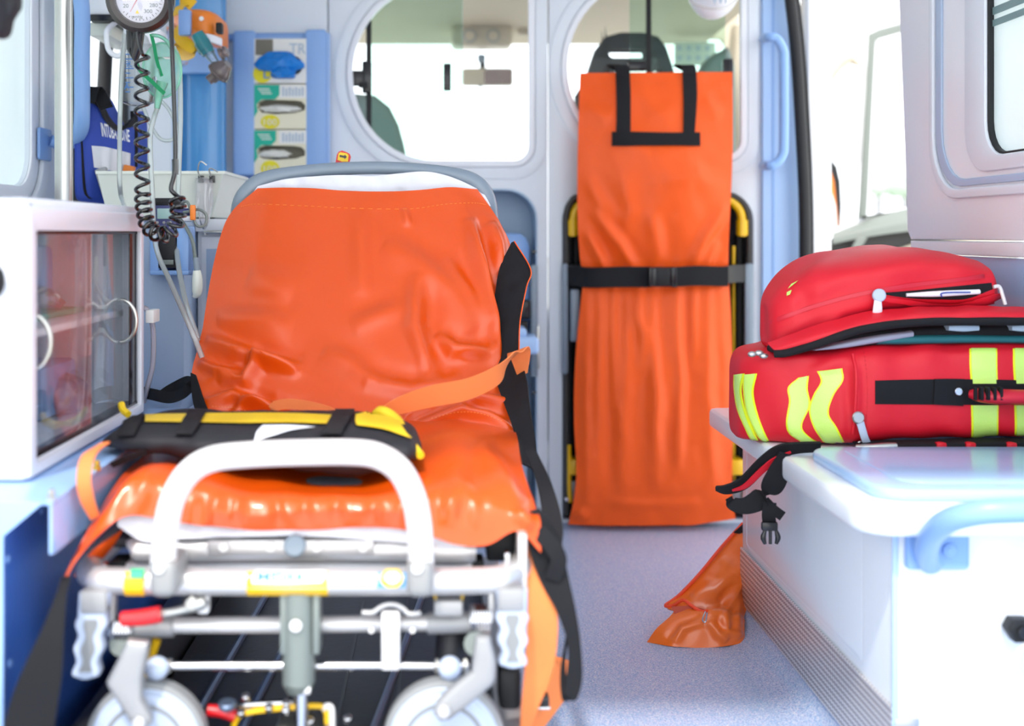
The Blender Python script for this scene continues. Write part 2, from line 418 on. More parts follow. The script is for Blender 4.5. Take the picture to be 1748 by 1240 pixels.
def sheet(name, rows, n, mm, m, parent=None, folds=(), wob=None, thick=0.0015, dirn=None, cols=9, fs=1.25, solid=True, **k):
    """cloth surface through rows of (px, py, d) control points, smoothly interpolated, with folds"""
    g = [resample(r, cols) for r in rows]
    per = max(2, int(mm/(cols-1))); G = np.array([cr(r, per) for r in g])          # rows x M x 3
    pern = max(2, int(n/(len(rows)-1)))
    G = np.array([cr([G[i, j] for i in range(G.shape[0])], pern) for j in range(G.shape[1])]).transpose(1, 0, 2)
    X, Y, D = G[..., 0].copy(), G[..., 1].copy(), G[..., 2].copy()
    Wd = np.stack([(X-VX)*D/F, D, H-(Y-VY)*D/F], -1)
    du = np.gradient(Wd, axis=0); dv = np.gradient(Wd, axis=1); N = np.cross(du, dv); N /= np.linalg.norm(N, axis=-1, keepdims=True)+1e-9
    if N[..., 1].mean() > 0: N = -N
    if dirn is not None: N = np.broadcast_to(np.array(dirn, float), N.shape)
    disp = fold_field(X, Y, folds)*fs
    if wob:
        for w in (wob if isinstance(wob, list) else [wob]): disp = disp+wobble(X, Y, *w)
    Wd = Wd+N*disp[..., None]
    a, b = Wd.shape[:2]; V = Wd.reshape(-1, 3)
    Fc = [(i*b+j, i*b+j+1, (i+1)*b+j+1, (i+1)*b+j) for i in range(a-1) for j in range(b-1)]
    if solid:
        Nf = N.reshape(-1, 3); V2 = V-Nf*thick; nv = len(V); V = np.vstack([V, V2]); F2 = [tuple(i+nv for i in f[::-1]) for f in Fc]
        border = [j for j in range(b)]+[i*b+b-1 for i in range(1, a)]+[(a-1)*b+j for j in range(b-2, -1, -1)]+[i*b for i in range(a-2, 0, -1)]
        F3 = [(border[i], border[(i+1) % len(border)], border[(i+1) % len(border)]+nv, border[i]+nv) for i in range(len(border))]
        Fc = Fc+F2+F3
    return mk(name, V, Fc, m, parent, angle=75, **k)
def ribbon(name, pts, w, m, parent=None, wd=(0, 0, 1), thick=0.0018, sm=8, **k):
    """strap: pts world points; wd one width direction or one per point; w width or one per point"""
    n = len(pts); wds = wd if isinstance(wd, list) else [wd]*n; ws = w if isinstance(w, list) else [w]*n
    q = cr([(*tuple(p), *tuple(Vector(a).normalized()), b) for p, a, b in zip(pts, wds, ws)], sm)
    V, Fc = [], []; nq = len(q)
    for i, x in enumerate(q):
        p = Vector(x[:3]); a = Vector(q[max(0, i-1)][:3]); b = Vector(q[min(nq-1, i+1)][:3]); t = (b-a).normalized()
        wv = Vector(x[3:6]); wv = (wv-t*wv.dot(t)); wv = wv.normalized() if wv.length > 1e-6 else t.orthogonal().normalized()
        nn = t.cross(wv).normalized(); hw = x[6]/2; h = thick/2
        V += [p-wv*hw-nn*h, p+wv*hw-nn*h, p+wv*hw+nn*h, p-wv*hw+nn*h]
    for i in range(nq-1):
        for j in range(4):
            a = i*4+j; b = i*4+(j+1) % 4; Fc.append((a, b, b+4, a+4))
    Fc.append((0, 1, 2, 3)); Fc.append(((nq-1)*4, (nq-1)*4+1, (nq-1)*4+2, (nq-1)*4+3))
    return mk(name, V, Fc, m, parent, angle=50, **k)
def loft(name, st, m, parent=None, p=0.55, seg=40, sm=8, folds=(), wob=None, **k):
    """closed soft body; stations (px, py top, py bottom, d near, d far) from one end to the other"""
    q = cr(st, sm); V, Fc = [], []
    for (px, yt, yb, d0, d1) in q:
        dm = (d0+d1)/2; zt, zb = PZ(yt, d0), PZ(yb, d0); x = PX(px, d0)
        for i in range(seg):
            a = 2*PI*i/seg; c, s = math.cos(a), math.sin(a)
            cc = math.copysign(abs(c)**p, c); ss = math.copysign(abs(s)**p, s)
            V.append([x+0*dm, dm-cc*(d1-d0)/2, (zt+zb)/2+ss*(zt-zb)/2])
    V = np.array(V); nq = len(q)
    G = V.reshape(nq, seg, 3)
    X = VX+G[..., 0]*F/G[..., 1]; Y = VY-(G[..., 2]-H)*F/G[..., 1]
    disp = fold_field(X, Y, folds)*(G[..., 1] < np.mean(G[..., 1], axis=1, keepdims=True)+0.02)
    if wob: disp = disp+wobble(X, Y+G[..., 1]*900, *wob)
    ctr = G.mean(1, keepdims=True); N = G-ctr; N[..., 0] = 0; N /= np.linalg.norm(N, axis=-1, keepdims=True)+1e-9
    G = G+N*disp[..., None]; V = G.reshape(-1, 3)
    for i in range(nq-1):
        for j in range(seg): Fc.append((i*seg+j, i*seg+(j+1) % seg, (i+1)*seg+(j+1) % seg, (i+1)*seg+j))
    Fc.append(tuple(range(seg))); Fc.append(tuple((nq-1)*seg+j for j in range(seg)))
    return mk(name, V, Fc, m, parent, angle=60, **k)
def softbox(name, c8, m, parent=None, n=10, r=0.3, puff=0.0, wob=None, seed=0, **k):
    """rounded box through eight corners: near-bottom-left, near-bottom-right, near-top-right, near-top-left, then the far four"""
    C8 = [np.array(tuple(c)) for c in c8]; bm = bmesh.new(); bmesh.ops.create_cube(bm, size=2)
    bmesh.ops.subdivide_edges(bm, edges=list(bm.edges), cuts=n, use_grid_fill=True)
    V = []
    for v in bm.verts:
        p = np.array(v.co); q = np.clip(p, -(1-r), 1-r); dlt = p-q; L = np.linalg.norm(dlt)
        if L > 1e-9: p = q+dlt/L*r*1.0
        s, t, w = p
        if puff: 
            f = 1+puff*(1-s*s)*(1-w*w); t = t*f; f2 = 1+puff*(1-s*s)*(1-t*t if abs(t) < 1 else 0)
            w = w*f2
        a = ((1-s)/2, (1+s)/2); dd = ((1-t)/2, (1+t)/2); e = ((1-w)/2, (1+w)/2)
        nb = a[0]*C8[0]+a[1]*C8[1]; ntp = a[0]*C8[3]+a[1]*C8[2]; fb = a[0]*C8[4]+a[1]*C8[5]; ft = a[0]*C8[7]+a[1]*C8[6]
        pt = dd[0]*(e[0]*nb+e[1]*ntp)+dd[1]*(e[0]*fb+e[1]*ft)
        V.append(pt)
    bm.verts.index_update(); Fc = [[v.index for v in f.verts] for f in bm.faces]; bm.free()
    V = np.array(V)
    if wob:
        sc, am = wob; c = V.mean(0); N = V-c; N /= np.linalg.norm(N, axis=1, keepdims=True)+1e-9
        V = V+N*(wobble(V[:, 0]+V[:, 1]*0.7, V[:, 2]-V[:, 1]*0.5, sc, am, seed))[:, None]
    return mk(name, V, Fc, m, parent, angle=50, **k)
def corners(x, y, z):
    return [(x[0], y[0], z[0]), (x[1], y[0], z[0]), (x[1], y[0], z[1]), (x[0], y[0], z[1]), (x[0], y[1], z[0]), (x[1], y[1], z[0]), (x[1], y[1], z[1]), (x[0], y[1], z[1])]
_bvh = {}
def cast(o, px, py, off=0.0015):
    """point of object o's surface in the direction of a pixel, lifted off it"""
    if o.name not in _bvh:
        mw = wloc(o); me = o.data
        _bvh[o.name] = BVHTree.FromPolygons([v.co+mw for v in me.vertices], [tuple(p.vertices) for p in me.polygons])
    dr = P(px, py, 1)-Vector((0, 0, H))
    h, nrm, _, _ = _bvh[o.name].ray_cast(Vector((0, 0, H)), dr.normalized())
    if h is None:
        h, nrm, _, _ = _bvh[o.name].find_nearest(P(px, py, wloc(o).y))
        return h
    if nrm.dot(dr) > 0: nrm = -nrm
    return h+nrm*off
def decal(name, o, rows, m, parent, n=6, mm=6, off=0.0015, thick=0.001, **k):
    """thin piece sewn or stuck on object o, through rows of pixels"""
    c = max(len(r) for r in rows); g = [resample([(*p, 0) for p in r], c) for r in rows]
    G = np.array([cr(r, mm) for r in g]); G = np.array([cr([G[i, j] for i in range(G.shape[0])], n) for j in range(G.shape[1])]).transpose(1, 0, 2)
    a, b = G.shape[:2]; V = [cast(o, G[i, j, 0], G[i, j, 1], off) for i in range(a) for j in range(b)]
    V2 = [v+Vector((0, thick, 0)) for v in V]; nv = len(V)
    Fc = [(i*b+j, i*b+j+1, (i+1)*b+j+1, (i+1)*b+j) for i in range(a-1) for j in range(b-1)]
    F2 = [tuple(i+nv for i in f[::-1]) for f in Fc]
    border = [j for j in range(b)]+[i*b+b-1 for i in range(1, a)]+[(a-1)*b+j for j in range(b-2, -1, -1)]+[i*b for i in range(a-2, 0, -1)]
    F3 = [(border[i], border[(i+1) % len(border)], border[(i+1) % len(border)]+nv, border[i]+nv) for i in range(len(border))]
    return mk(name, V+V2, Fc+F2+F3, m, parent, angle=60, **k)
def text_geo(s, bold=0.0):
    cu = bpy.data.curves.new('t', 'FONT'); cu.body = s; cu.size = 1; cu.offset = bold; cu.resolution_u = 3
    ob = bpy.data.objects.new('t', cu); me = bpy.data.meshes.new_from_object(ob)
    vs = [v.co.copy() for v in me.vertices]; fs = [tuple(p.vertices) for p in me.polygons]
    bpy.data.objects.remove(ob); bpy.data.curves.remove(cu); bpy.data.meshes.remove(me)
    x0 = min(v.x for v in vs); x1 = max(v.x for v in vs); y0 = min(v.y for v in vs); y1 = max(v.y for v in vs)
    return [((v.x-x0)/(x1-x0), (v.y-y0)/(y1-y0)) for v in vs], fs
def text(name, s, quad, m, parent, o=None, bold=0.01, off=0.0012, **k):
    """lettering fitted to a quad (bottom-left, bottom-right, top-right, top-left): world points, or pixels on object o"""
    uv, fs = text_geo(s, bold); V = []
    for u, v in uv:
        a, b, c, d = [np.array(tuple(q), float) for q in quad]
        p = (1-v)*((1-u)*a+u*b)+v*((1-u)*d+u*c)
        V.append(cast(o, p[0], p[1], off) if o else Vector(p))
    me = mk(name, V, fs, m, parent, smooth=False, **k)
    return me
def pline(L, d): return [P(a, b, d) for a, b in L]
def struct(o): o['kind'] = 'structure'; return o


# ------------------------------------------------------------------ the setting
DB = 3.45                                   # distance of the bulkhead
XL, XR = -0.93, 1.08                        # side walls
struct(box('floor', (XL-0.02, XR+0.02), (0.75, 4.9), (-0.05, 0.0), M['floor'], bev=0))
struct(box('ground', (-30, 30), (-20, 80), (-0.62, -0.55), M['ground'], bev=0))
struct(box('ceiling', (XL-0.03, XR+0.03), (1.0, 3.5), (1.75, 1.79), M['wall'], bev=0))
# floor covering turned up against the seat bench
def coving():
    V, Fc = [], []
    prof = [(0.585, 0.0005), (0.61, 0.003), (0.632, 0.010), (0.646, 0.022), (0.652, 0.036), (0.653, 0.052), (0.66, 0.052), (0.66, 0.0005)]
    for y in (1.0, 2.60):
        for x, z in prof: V.append((x, y, z))
    n = len(prof)
    for i in range(n): Fc.append((i, (i+1) % n, n+(i+1) % n, n+i))
    Fc += [tuple(range(n)), tuple(range(n, 2*n))]
    return mk('baseboard_right', V, Fc, M['floor'], angle=60)
struct(coving())
# bulkhead with two D-shaped windows and two arched recesses
wf = thing('wall_front', None, None, (0, DB, 0)); struct(wf)
def dshape(cx, cy, rx, ry, xr, yb, yt, r=26, g=0):
    out = []
    for i in range(25):
        a = math.radians(90+180*i/24); out.append((cx+(rx+g)*math.cos(a), cy-(ry+g)*math.sin(a)))
    rc = r+g
    for i in range(7):
        a = math.radians(90-90*i/6); out.append((xr+g-rc+rc*math.cos(a), yb+g-rc+rc*math.sin(a)))
    for i in range(7):
        a = math.radians(0-90*i/6); out.append((xr+g-rc+rc*math.cos(a), yt-g+rc+rc*math.sin(a)))
    return out
D1 = (742, 125, 141, 150, 903, 275, -25)
D2 = (1108, 115, 140, 150, 1266, 265, -35)
rec1 = rr(705, 325, 915, 898, [50, 50, 0, 0])
rec2 = rr(962, 330, 1284, 900, [50, 50, 0, 0])
def archy(x0, x1, yt, r):
    out = [(x0, 884)]
    for i in range(9):
        a = math.radians(180+90*i/8); out.append((x0+r+r*math.cos(a), yt+r+r*math.sin(a)))
    for i in range(9):
        a = math.radians(270+90*i/8); out.append((x1-r+r*math.cos(a), yt+r+r*math.sin(a)))
    return out+[(x1, 884)]
R1 = archy(700, 915, 325, 52); R2 = archy(962, 1284, 330, 50)
front('panel', rr(222, -125, 559, 897, 0), DB, 0.03, M['wall'], wf, bev=0.002)
front('panel', rr(561, -125, 935, 897, 0), DB, 0.03, M['wall'], wf, holes=[dshape(*D1), R1], bev=0.002)
front('panel', rr(937, -125, 1302, 897, 0), DB, 0.03, M['wall'], wf, holes=[dshape(*D2), R2], bev=0.002)
front('backing', rr(222, -125, 600, 893, 0), DB+0.031, 0.02, M['greywall'], wf)
for D in (D1, D2):      # raised surround of each window with its inner rim
    front('window_surround', dshape(*D, g=31), DB-0.005, 0.006, M['wall'], wf, holes=[dshape(*D, g=11)], bev=0.0025)
    front('window_rim', dshape(*D, g=10), DB-0.009, 0.012, M['white'], wf, holes=[dshape(*D, g=-1)], bev=0.003)
def tray(name, out, d0, d1, m, parent, sc=1.0):
    a = [P(x, y, d0) for x, y in out]; b = [Vector((v.x, d1, v.z)) for v in a]; n = len(a)
    # a liner: side walls with thickness, and a back
    c = (sum((v.x for v in a))/n, sum((v.z for v in a))/n)
    def grow(v, e): return Vector((v.x+(e if v.x > c[0] else -e), v.y, v.z+(e if v.z > c[1] else -e)))
    a2 = [grow(v, 0.004) for v in a]; b2 = [grow(Vector((v.x, d1+0.004, v.z)), 0.004) for v in b]
    V = a+b+a2+b2; Fc = [(i, (i+1) % n, n+(i+1) % n, n+i) for i in range(n)]
    Fc += [(2*n+i, 2*n+(i+1) % n, 3*n+(i+1) % n, 3*n+i) for i in range(n)]
    Fc += [(i, (i+1) % n, 2*n+(i+1) % n, 2*n+i) for i in range(n)]
    Fc += [tuple(range(n, 2*n)), tuple(range(3*n, 4*n))]
    return mk(name, V, Fc, m, parent, angle=40)
tray('recess_liner', R1, DB-0.002, 3.62, M['recess'], wf)
tray('recess_liner', R2, DB-0.002, 3.62, M['darkrail'], wf, ).data.materials[0] = mat('recess_dark', (92, 96, 112), 0.4)
# windows: two sliding acrylic panes each, a dark closing edge and a latch
def bulk_window(name, D, panes, edges):
    w = thing(name, None, None, P(D[0], D[5], DB)); struct(w)
    for (x0, x1, dd, mm_) in panes: front('pane', rr(x0, -45, x1, 272, 3), dd, 0.004, M[mm_], w)
    for (x0, x1, dd, mm_) in edges: pbox('pane_edge', x0, x1, -45, 272, dd, dd+0.006, M[mm_], w, bev=0.001)
    return w
w1 = bulk_window('window_1', D1, [(634, 790, DB+0.036, 'panegreen'), (598, 910, DB+0.05, 'windscreen')], [(625, 634, DB+0.034, 'rubber'), (788, 790, DB+0.036, 'clear')])
w2 = bulk_window('window_2', D2, [(1075, 1238, DB+0.036, 'panegreen'), (966, 1272, DB+0.05, 'windscreen')], [(1103, 1112, DB+0.034, 'rubber')])
pbox('latch', 618, 634, 104, 158, DB+0.006, DB+0.034, M['blackgloss'], w1); pbox('latch_knob', 600, 620, 120, 146, DB+0.004, DB+0.028, M['blackgloss'], w1)
pbox('latch_knob', 612, 628, 140, 150, DB+0.002, DB+0.012, M['rubber'], w1)
pbox('latch', 757, 770, 108, 154, DB+0.006, DB+0.034, M['blackgloss'], w1)
pbox('latch', 1072, 1104, 104, 120, DB+0.006, DB+0.034, M['blackgloss'], w2)
pbox('latch', 1236, 1252, 100, 150, DB+0.006, DB+0.034, M['blackgloss'], w2)
# left wall with two side windows
def rrz(y0, y1, z0, z1, r): return rr(y0, z0, y1, z1, r)
wl = thing('wall_left', None, None, (XL, 2, 0)); struct(wl)
side('panel', rrz(1.0, 3.5, 0, 1.75, 0), XL, 0.03, M['wall'], wl, holes=[rrz(1.45, 2.62, 0.955, 1.62, 0.08), rrz(2.93, 3.40, 0.93, 1.5, 0.06)])
side('window_surround', rrz(1.38, 2.72, 0.90, 1.68, 0.12), XL+0.012, 0.012, M['wall'], wl, holes=[rrz(1.41, 2.68, 0.925, 1.65, 0.10)], bev=0.004)
side('window_surround', rrz(1.415, 2.665, 0.93, 1.65, 0.10), XL+0.006, 0.006, M['white'], wl, holes=[rrz(1.45, 2.62, 0.955, 1.62, 0.08)], bev=0.002)
w3 = thing('window_3', None, None, (XL, 2, 0.95)); struct(w3)
side('pane', rrz(1.44, 2.63, 0.945, 1.63, 0.08), XL-0.01, 0.004, M['frost'], w3)
w4 = thing('window_4', None, None, (XL, 3.1, 0.93)); struct(w4)
side('pane', rrz(2.92, 3.41, 0.92, 1.51, 0.06), XL-0.018, 0.004, M['windscreen'], w4)
side('window_frame', rrz(2.90, 3.43, 0.90, 1.53, 0.08), XL+0.004, 0.012, M['rubber'], w4, holes=[rrz(2.95, 3.385, 0.95, 1.48, 0.05)], bev=0.002)
tube('window_post', [(XL-0.004, 3.16, 0.93), (XL-0.004, 3.20, 1.2), (XL-0.004, 3.25, 1.5)], 0.020, M['rubber'], w4)
# right wall: upper panel with a window, sill strip, blue padding, near the side door opening
wr = thing('wall_right', None, None, (XR, 2, 0)); struct(wr)
YE = 2.74
side('panel', [(1.0, 0.838), (YE-0.02, 0.838), (YE, 0.86), (YE+0.015, 1.05), (YE+0.05, 1.4), (YE+0.10, 1.75), (1.0, 1.75)], XR, 0.05, M['white'], wr, facing=-1, holes=[rrz(1.5, 2.33, 1.005, 1.62, 0.07)], bev=0.004)
side('window_surround', rrz(1.40, 2.595, 0.925, 1.70, 0.13), XR-0.010, 0.010, M['wall'], wr, facing=-1, holes=[rrz(1.42, 2.575, 0.945, 1.68, 0.12)], bev=0.004)
side('window_surround', rrz(1.425, 2.57, 0.95, 1.675, 0.12), XR-0.005, 0.005, M['recess'], wr, facing=-1, holes=[rrz(1.45, 2.54, 0.965, 1.66, 0.11)], bev=0.002).data.materials[0] = M['greywall']
side('window_surround', rrz(1.47, 2.42, 0.975, 1.65, 0.09), XR-0.008, 0.008, M['wall'], wr, facing=-1, holes=[rrz(1.5, 2.33, 1.005, 1.62, 0.07)], bev=0.003)
side('sill_strip', rrz(1.0, YE-0.02, 0.806, 0.835, 0), XR, 0.05, M['white'], wr, facing=-1, bev=0.003)
side('lower_panel', rrz(1.0, YE-0.02, 0.0, 0.803, 0), XR+0.012, 0.04, M['paleblue'], wr, facing=-1)
w5 = thing('window_5', None, None, (XR, 2, 1)); struct(w5)
side('pane', rrz(1.49, 2.34, 0.995, 1.63, 0.07), XR+0.012, 0.004, M['frost'], w5, facing=-1)
side('window_seal', rrz(1.488, 2.345, 0.993, 1.632, 0.07), XR-0.002, 0.012, M['rubber'], w5, facing=-1, holes=[rrz(1.5, 2.325, 1.01, 1.62, 0.065)], bev=0.002)
side('window_stripe', rrz(1.5, 2.33, 1.262, 1.275, 0.0), XR+0.006, 0.002, mat('stripe_grey', (120, 150, 150), 0.5), w5, facing=-1)
side('window_stripe', rrz(1.5, 2.33, 1.285, 1.30, 0.0), XR+0.006, 0.002, mat('stripe_grey2', (120, 150, 150), 0.5), w5, facing=-1)
# side door opening: pale blue jamb, black seal, white outer pillar
dj = thing('door_1', None, None, (1.0, 3.42, 0)); struct(dj)
front('jamb_panel', [(1302, -125), (1345, -125), (1352, 0), (1362, 150), (1372, 320), (1376, 480), (1374, 897), (1302, 897)], 3.43, 0.03, M['jamb'], dj, bev=0.003)
front('jamb_strip', [(1318, -125), (1322, -125), (1322, 893), (1318, 893)], 3.428, 0.003, M['blue'], dj)
tube('door_seal', pline([(1330, -110), (1345, -30), (1358, 80), (1366, 200), (1373, 340), (1374, 480), (1372, 700), (1368, 890)], 3.38), 0.0165, M['rubber'], dj, seg=10)
tube('door_seal', pline([(1343, -110), (1356, -30), (1369, 80), (1377, 200), (1383, 340), (1384, 480), (1382, 700), (1378, 890)], 3.40), 0.009, M['rubber'], dj, seg=8)
pbox('door_pillar', 1379, 1421, -125, 870, 3.44, 3.52, M['paint'], dj, bev=0.01)
disc('striker', P(1393, 453, 3.44), (0, -1, 0), 0.014, 0.02, M['rubber'], dj)
pbox('striker_plate', 1388, 1400, 436, 462, 3.43, 3.44, M['rubber'], dj, bev=0.004)
# cab shell behind the bulkhead
ct = mk('trim_1', *(lambda V, Fc: (V, Fc))([(-1.0, 3.52, 1.66), (1.05, 3.52, 1.66), (-1.0, 4.75, 1.62), (1.05, 4.75, 1.62), (-1.0, 3.52, 1.72), (1.05, 3.52, 1.72), (-1.0, 4.75, 1.68), (1.05, 4.75, 1.68)],
     [(0, 1, 3, 2), (4, 5, 7, 6), (0, 1, 5, 4), (2, 3, 7, 6), (0, 2, 6, 4), (1, 3, 7, 5)]), M['beige'], smooth=False); struct(ct)
wsx = lambda px: PX(px, 4.75)
ws = thing('window_6', None, None, (0, 4.75, 0.5)); struct(ws)
hdr = [(335, -60), (1262, -60), (1262, 700), (335, 700)]
wso = [(600, 66), (755, 62), (772, 66), (780, 80), (800, 84), (860, 82), (872, 76), (884, 64), (905, 62), (1230, 66), (1238, 76), (1242, 100), (1250, 500), (1250, 640), (350, 640), (350, 500), (356, 110), (362, 80), (380, 68)]
front('header', hdr, 4.75, 0.03, M['beige'], ws, holes=[wso], bev=0.0)
front('pane', [(340, 50), (1258, 50), (1258, 650), (340, 650)], 4.79, 0.005, M['windscreen'], ws)
front('header_band', [(600, 40), (782, 38), (790, 50), (790, 57), (782, 46), (600, 48)], 4.70, 0.012, M['doorgrey'], ws, bev=0.003)
front('header_band', [(950, 18), (1170, 26), (1200, 34), (1200, 40), (1170, 34), (950, 25)], 4.70, 0.012, M['doorgrey'], ws, bev=0.003)
tr = box('trim_2', (-1.0, 1.05), (4.2, 4.75), (0.1, 0.55), M['doordark'], bev=0.03); struct(tr)      # dashboard below the windscreen
cp = front('trim_3', [(1256, 40), (1300, 30), (1330, 640), (1268, 640), (1262, 300), (1248, 130)], 4.4, 0.1, M['beige'], bev=0.02); struct(cp)  # cab side pillar
for i, (lx, ly) in enumerate(((0.05, 1.9), (0.05, 2.85))):
    t = thing('ceiling_light', ('flat ceiling light of the patient compartment nearer the rear doors' if i == 0 else 'flat ceiling light of the patient compartment nearer the bulkhead'), 'lamp', (lx, ly, 1.75), 'ceiling lights')
    box('housing', (lx-0.27, lx+0.27), (ly-0.19, ly+0.19), (1.732, 1.749), M['white'], t, bev=0.006)
    box('diffuser', (lx-0.25, lx+0.25), (ly-0.17, ly+0.17), (1.726, 1.732), M['lamp'], t, bev=0.002)

# ------------------------------------------------------------------ left side: console, cabinet, counter
t = thing('console_unit', 'pale blue console with a slanted corner, under the white cabinet', 'console', (-0.74, 1.9, 0))
XC = -0.553
front('end_panel', [(-460, 858), (75, 858), (5, 917), (5, 1560), (-460, 1560)], 1.460, 0.006, M['console'], t, bev=0.001)
side('side_panel', [(1.466, 0.0), (2.5, 0.0), (2.5, 0.512), (1.466, 0.512)], XC, 0.006, M['darkblue'], t)  # side face in shade, put in as a darker blue than the end panel
box('top_plate', (XL+0.003, -0.492), (1.466, 2.5), (0.510, 0.516), M['console'], t, bev=0.0015)
side('flange', [(1.466, 0.449), (1.478, 0.446), (2.5, 0.446), (2.5, 0.510), (1.466, 0.510)], -0.492, 0.004, M['console'], t, bev=0.001)
for (a, b) in ((92, 858), (170, 806)):
    q = P(a, b-2, (0.334*F/(b-2-VY))); disc('bolt', q+Vector((-0.006, 0.008, -0.002)), (0, 0, 1), 0.006, 0.008, M['steel'] if a < 100 else M['brass'], t, seg=6); disc('bolt_tip', q+Vector((-0.006, 0.008, 0.006)), (0, 0, 1), 0.004, 0.007, M['steel'] if a < 100 else M['brass'], t, seg=12)
for (a, b) in ((12, 955), (16, 1133), (70, 872)): disc('rivet', Vector((XC, -XC/(VX-a)*F, PZ(b, -XC/(VX-a)*F))), (1, 0, 0), 0.005, 0.002, M['blue'], t, seg=12)

t = thing('cabinet', 'white cabinet with sliding clear doors, on the blue console', 'cabinet', (-0.74, 1.87, 0.516))
y0, y1, z0, z1, xf = 1.571, 2.172, 0.5175, 0.9000, -0.5617
cw = M['cabwhite']
box('side_panel', (XL+0.004, xf), (y0, y0+0.028), (z0, z1), cw, t, bev=0.008, seg=4)
box('side_panel', (XL+0.004, xf), (y1-0.014, y1), (z0, z1), cw, t, bev=0.004)
box('top_panel', (XL+0.004, xf), (y0+0.01, y1-0.002), (z1-0.034, z1), cw, t, bev=0.004)
box('bottom_panel', (XL+0.004, xf), (y0+0.01, y1-0.002), (z0, z0+0.022), cw, t, bev=0.004)
box('back_panel', (XL+0.004, XL+0.012), (y0+0.02, y1-0.01), (z0+0.01, z1-0.01), cw, t, bev=0.001)
box('shelf', (XL+0.012, xf-0.03), (y0+0.028, y1-0.014), (0.70, 0.712), M['white'], t, bev=0.002)
side('door_frame', rrz(y0+0.004, y1-0.002, z0+0.004, z1-0.012, 0.004), xf+0.004, 0.008, cw, t, holes=[rrz(y0+0.030, y1-0.022, z0+0.020, z1-0.045, 0.004)], bev=0.002)
box('door_track', (xf-0.03, xf-0.004), (y0+0.03, y1-0.02), (z0+0.020, z0+0.026), M['blackgloss'], t, bev=0.001)
box('door_track', (xf-0.03, xf-0.004), (y0+0.03, y1-0.02), (z1-0.050, z1-0.045), M['blackgloss'], t, bev=0.001)
box('door_post', (xf-0.0075, xf-0.005), (y1-0.066, y1-0.022), (z0+0.02, z1-0.045), M['blackgloss'], t, bev=0.001)
def half_ring(x, y, zc, r, m, parent):
    pts = [(x+0.028*math.sin(a), y, zc-r*math.cos(a)) for a in [PI*i/12 for i in range(13)]]
    return tube('handle', pts, 0.0035, m, parent, seg=8, sm=2)
dA = box('door', (xf-0.012, xf-0.008), (y0+0.030, 1.90), (z0+0.024, z1-0.048), M['paneblue'], t, bev=0.0008)
dB_ = box('door', (xf-0.024, xf-0.020), (1.86, y1-0.03), (z0+0.024, z1-0.048), M['paneblue'], t, bev=0.0008)
half_ring(xf-0.008, y0+0.038, 0.702, 0.038, M['steel'], dA); half_ring(xf-0.020, 2.10, 0.694, 0.038, M['steel'], dB_)
# contents
random.seed(8)
def crinkle(name, c, s, m, seed, amp=0.25, n=10):
    bm = bmesh.new(); bmesh.ops.create_icosphere(bm, subdivisions=3, radius=1); rs = np.random.RandomState(seed)
    ks = rs.normal(size=(n, 3))*2.6; ph = rs.rand(n)*6.28
    V = []
    for v in bm.verts:
        p = np.array(v.co); f = 1+amp*np.abs(np.sin(ks@p+ph)).mean()*2-amp+rs.rand()*amp*0.25
        V.append((c[0]+p[0]*f*s[0], c[1]+p[1]*f*s[1], c[2]+max(-0.85, p[2]*f)*s[2]))
    bm.verts.index_update(); Fc = [[v.index for v in f.verts] for f in bm.faces]; bm.free()
    return mk(name, V, Fc, m, smooth=True, angle=22)
tag(crinkle('clear_bag', (-0.66, 1.70, 0.738), (0.06, 0.075, 0.03), M['bagclear'], 3), 'crumpled clear plastic bag on the cabinet shelf, nearest the door frame', 'bag')
tag(crinkle('clear_bag', (-0.70, 1.98, 0.735), (0.05, 0.05, 0.026), M['bagclear'], 5), 'crumpled clear plastic bag at the far end of the cabinet shelf', 'bag')
tag(crinkle('red_packet', (-0.68, 1.67, 0.572), (0.06, 0.055, 0.04), M['redbag'], 6), 'red plastic packet lying on the cabinet floor behind the glass', 'packet')
tag(crinkle('red_packet', (-0.70, 1.77, 0.566), (0.05, 0.045, 0.032), M['redbag'], 9), 'smaller red plastic packet behind the first one in the cabinet', 'packet')
tag(crinkle('clear_bag', (-0.67, 2.03, 0.570), (0.05, 0.05, 0.035), M['bagclear'], 12), 'clear wrapped supplies on the cabinet floor near the black post', 'bag')
tag(box('green_folder', (-0.80, -0.64), (1.64, 2.08), (0.7125, 0.722), M['teal'], bev=0.002), 'flat green packet lying along the cabinet shelf', 'packet')
tag(box('blue_tray', (-0.88, -0.66), (1.92, 2.10), (0.5405, 0.63), M['blue'], bev=0.01), 'pale blue plastic tray on the cabinet floor', 'tray')
tag(box('blue_carton', (-0.90, -0.70), (1.93, 2.10), (0.7235, 0.83), M['blue'], bev=0.012), 'pale blue box standing on the green packet on the shelf', 'box')
tag(ball('dark_knob', (-0.598, 1.553, PZ(480, 1.56)), 0.014, M['rubber'], sc=(1, 1, 1.6)), 'black rubber stop on the near end of the white cabinet', 'door stop').location.x = PX(-7, 1.56)
tag(loft('rubber_strap', [(-60, -60, -20, 1.50, 1.53), (-30, -80, 50, 1.49, 1.54), (-5, -70, 58, 1.49, 1.54), (12, -50, 34, 1.50, 1.53), (24, -30, 12, 1.50, 1.53)], M['blacknylon']), 'dark padded strap end hanging by the rear side window', 'strap')

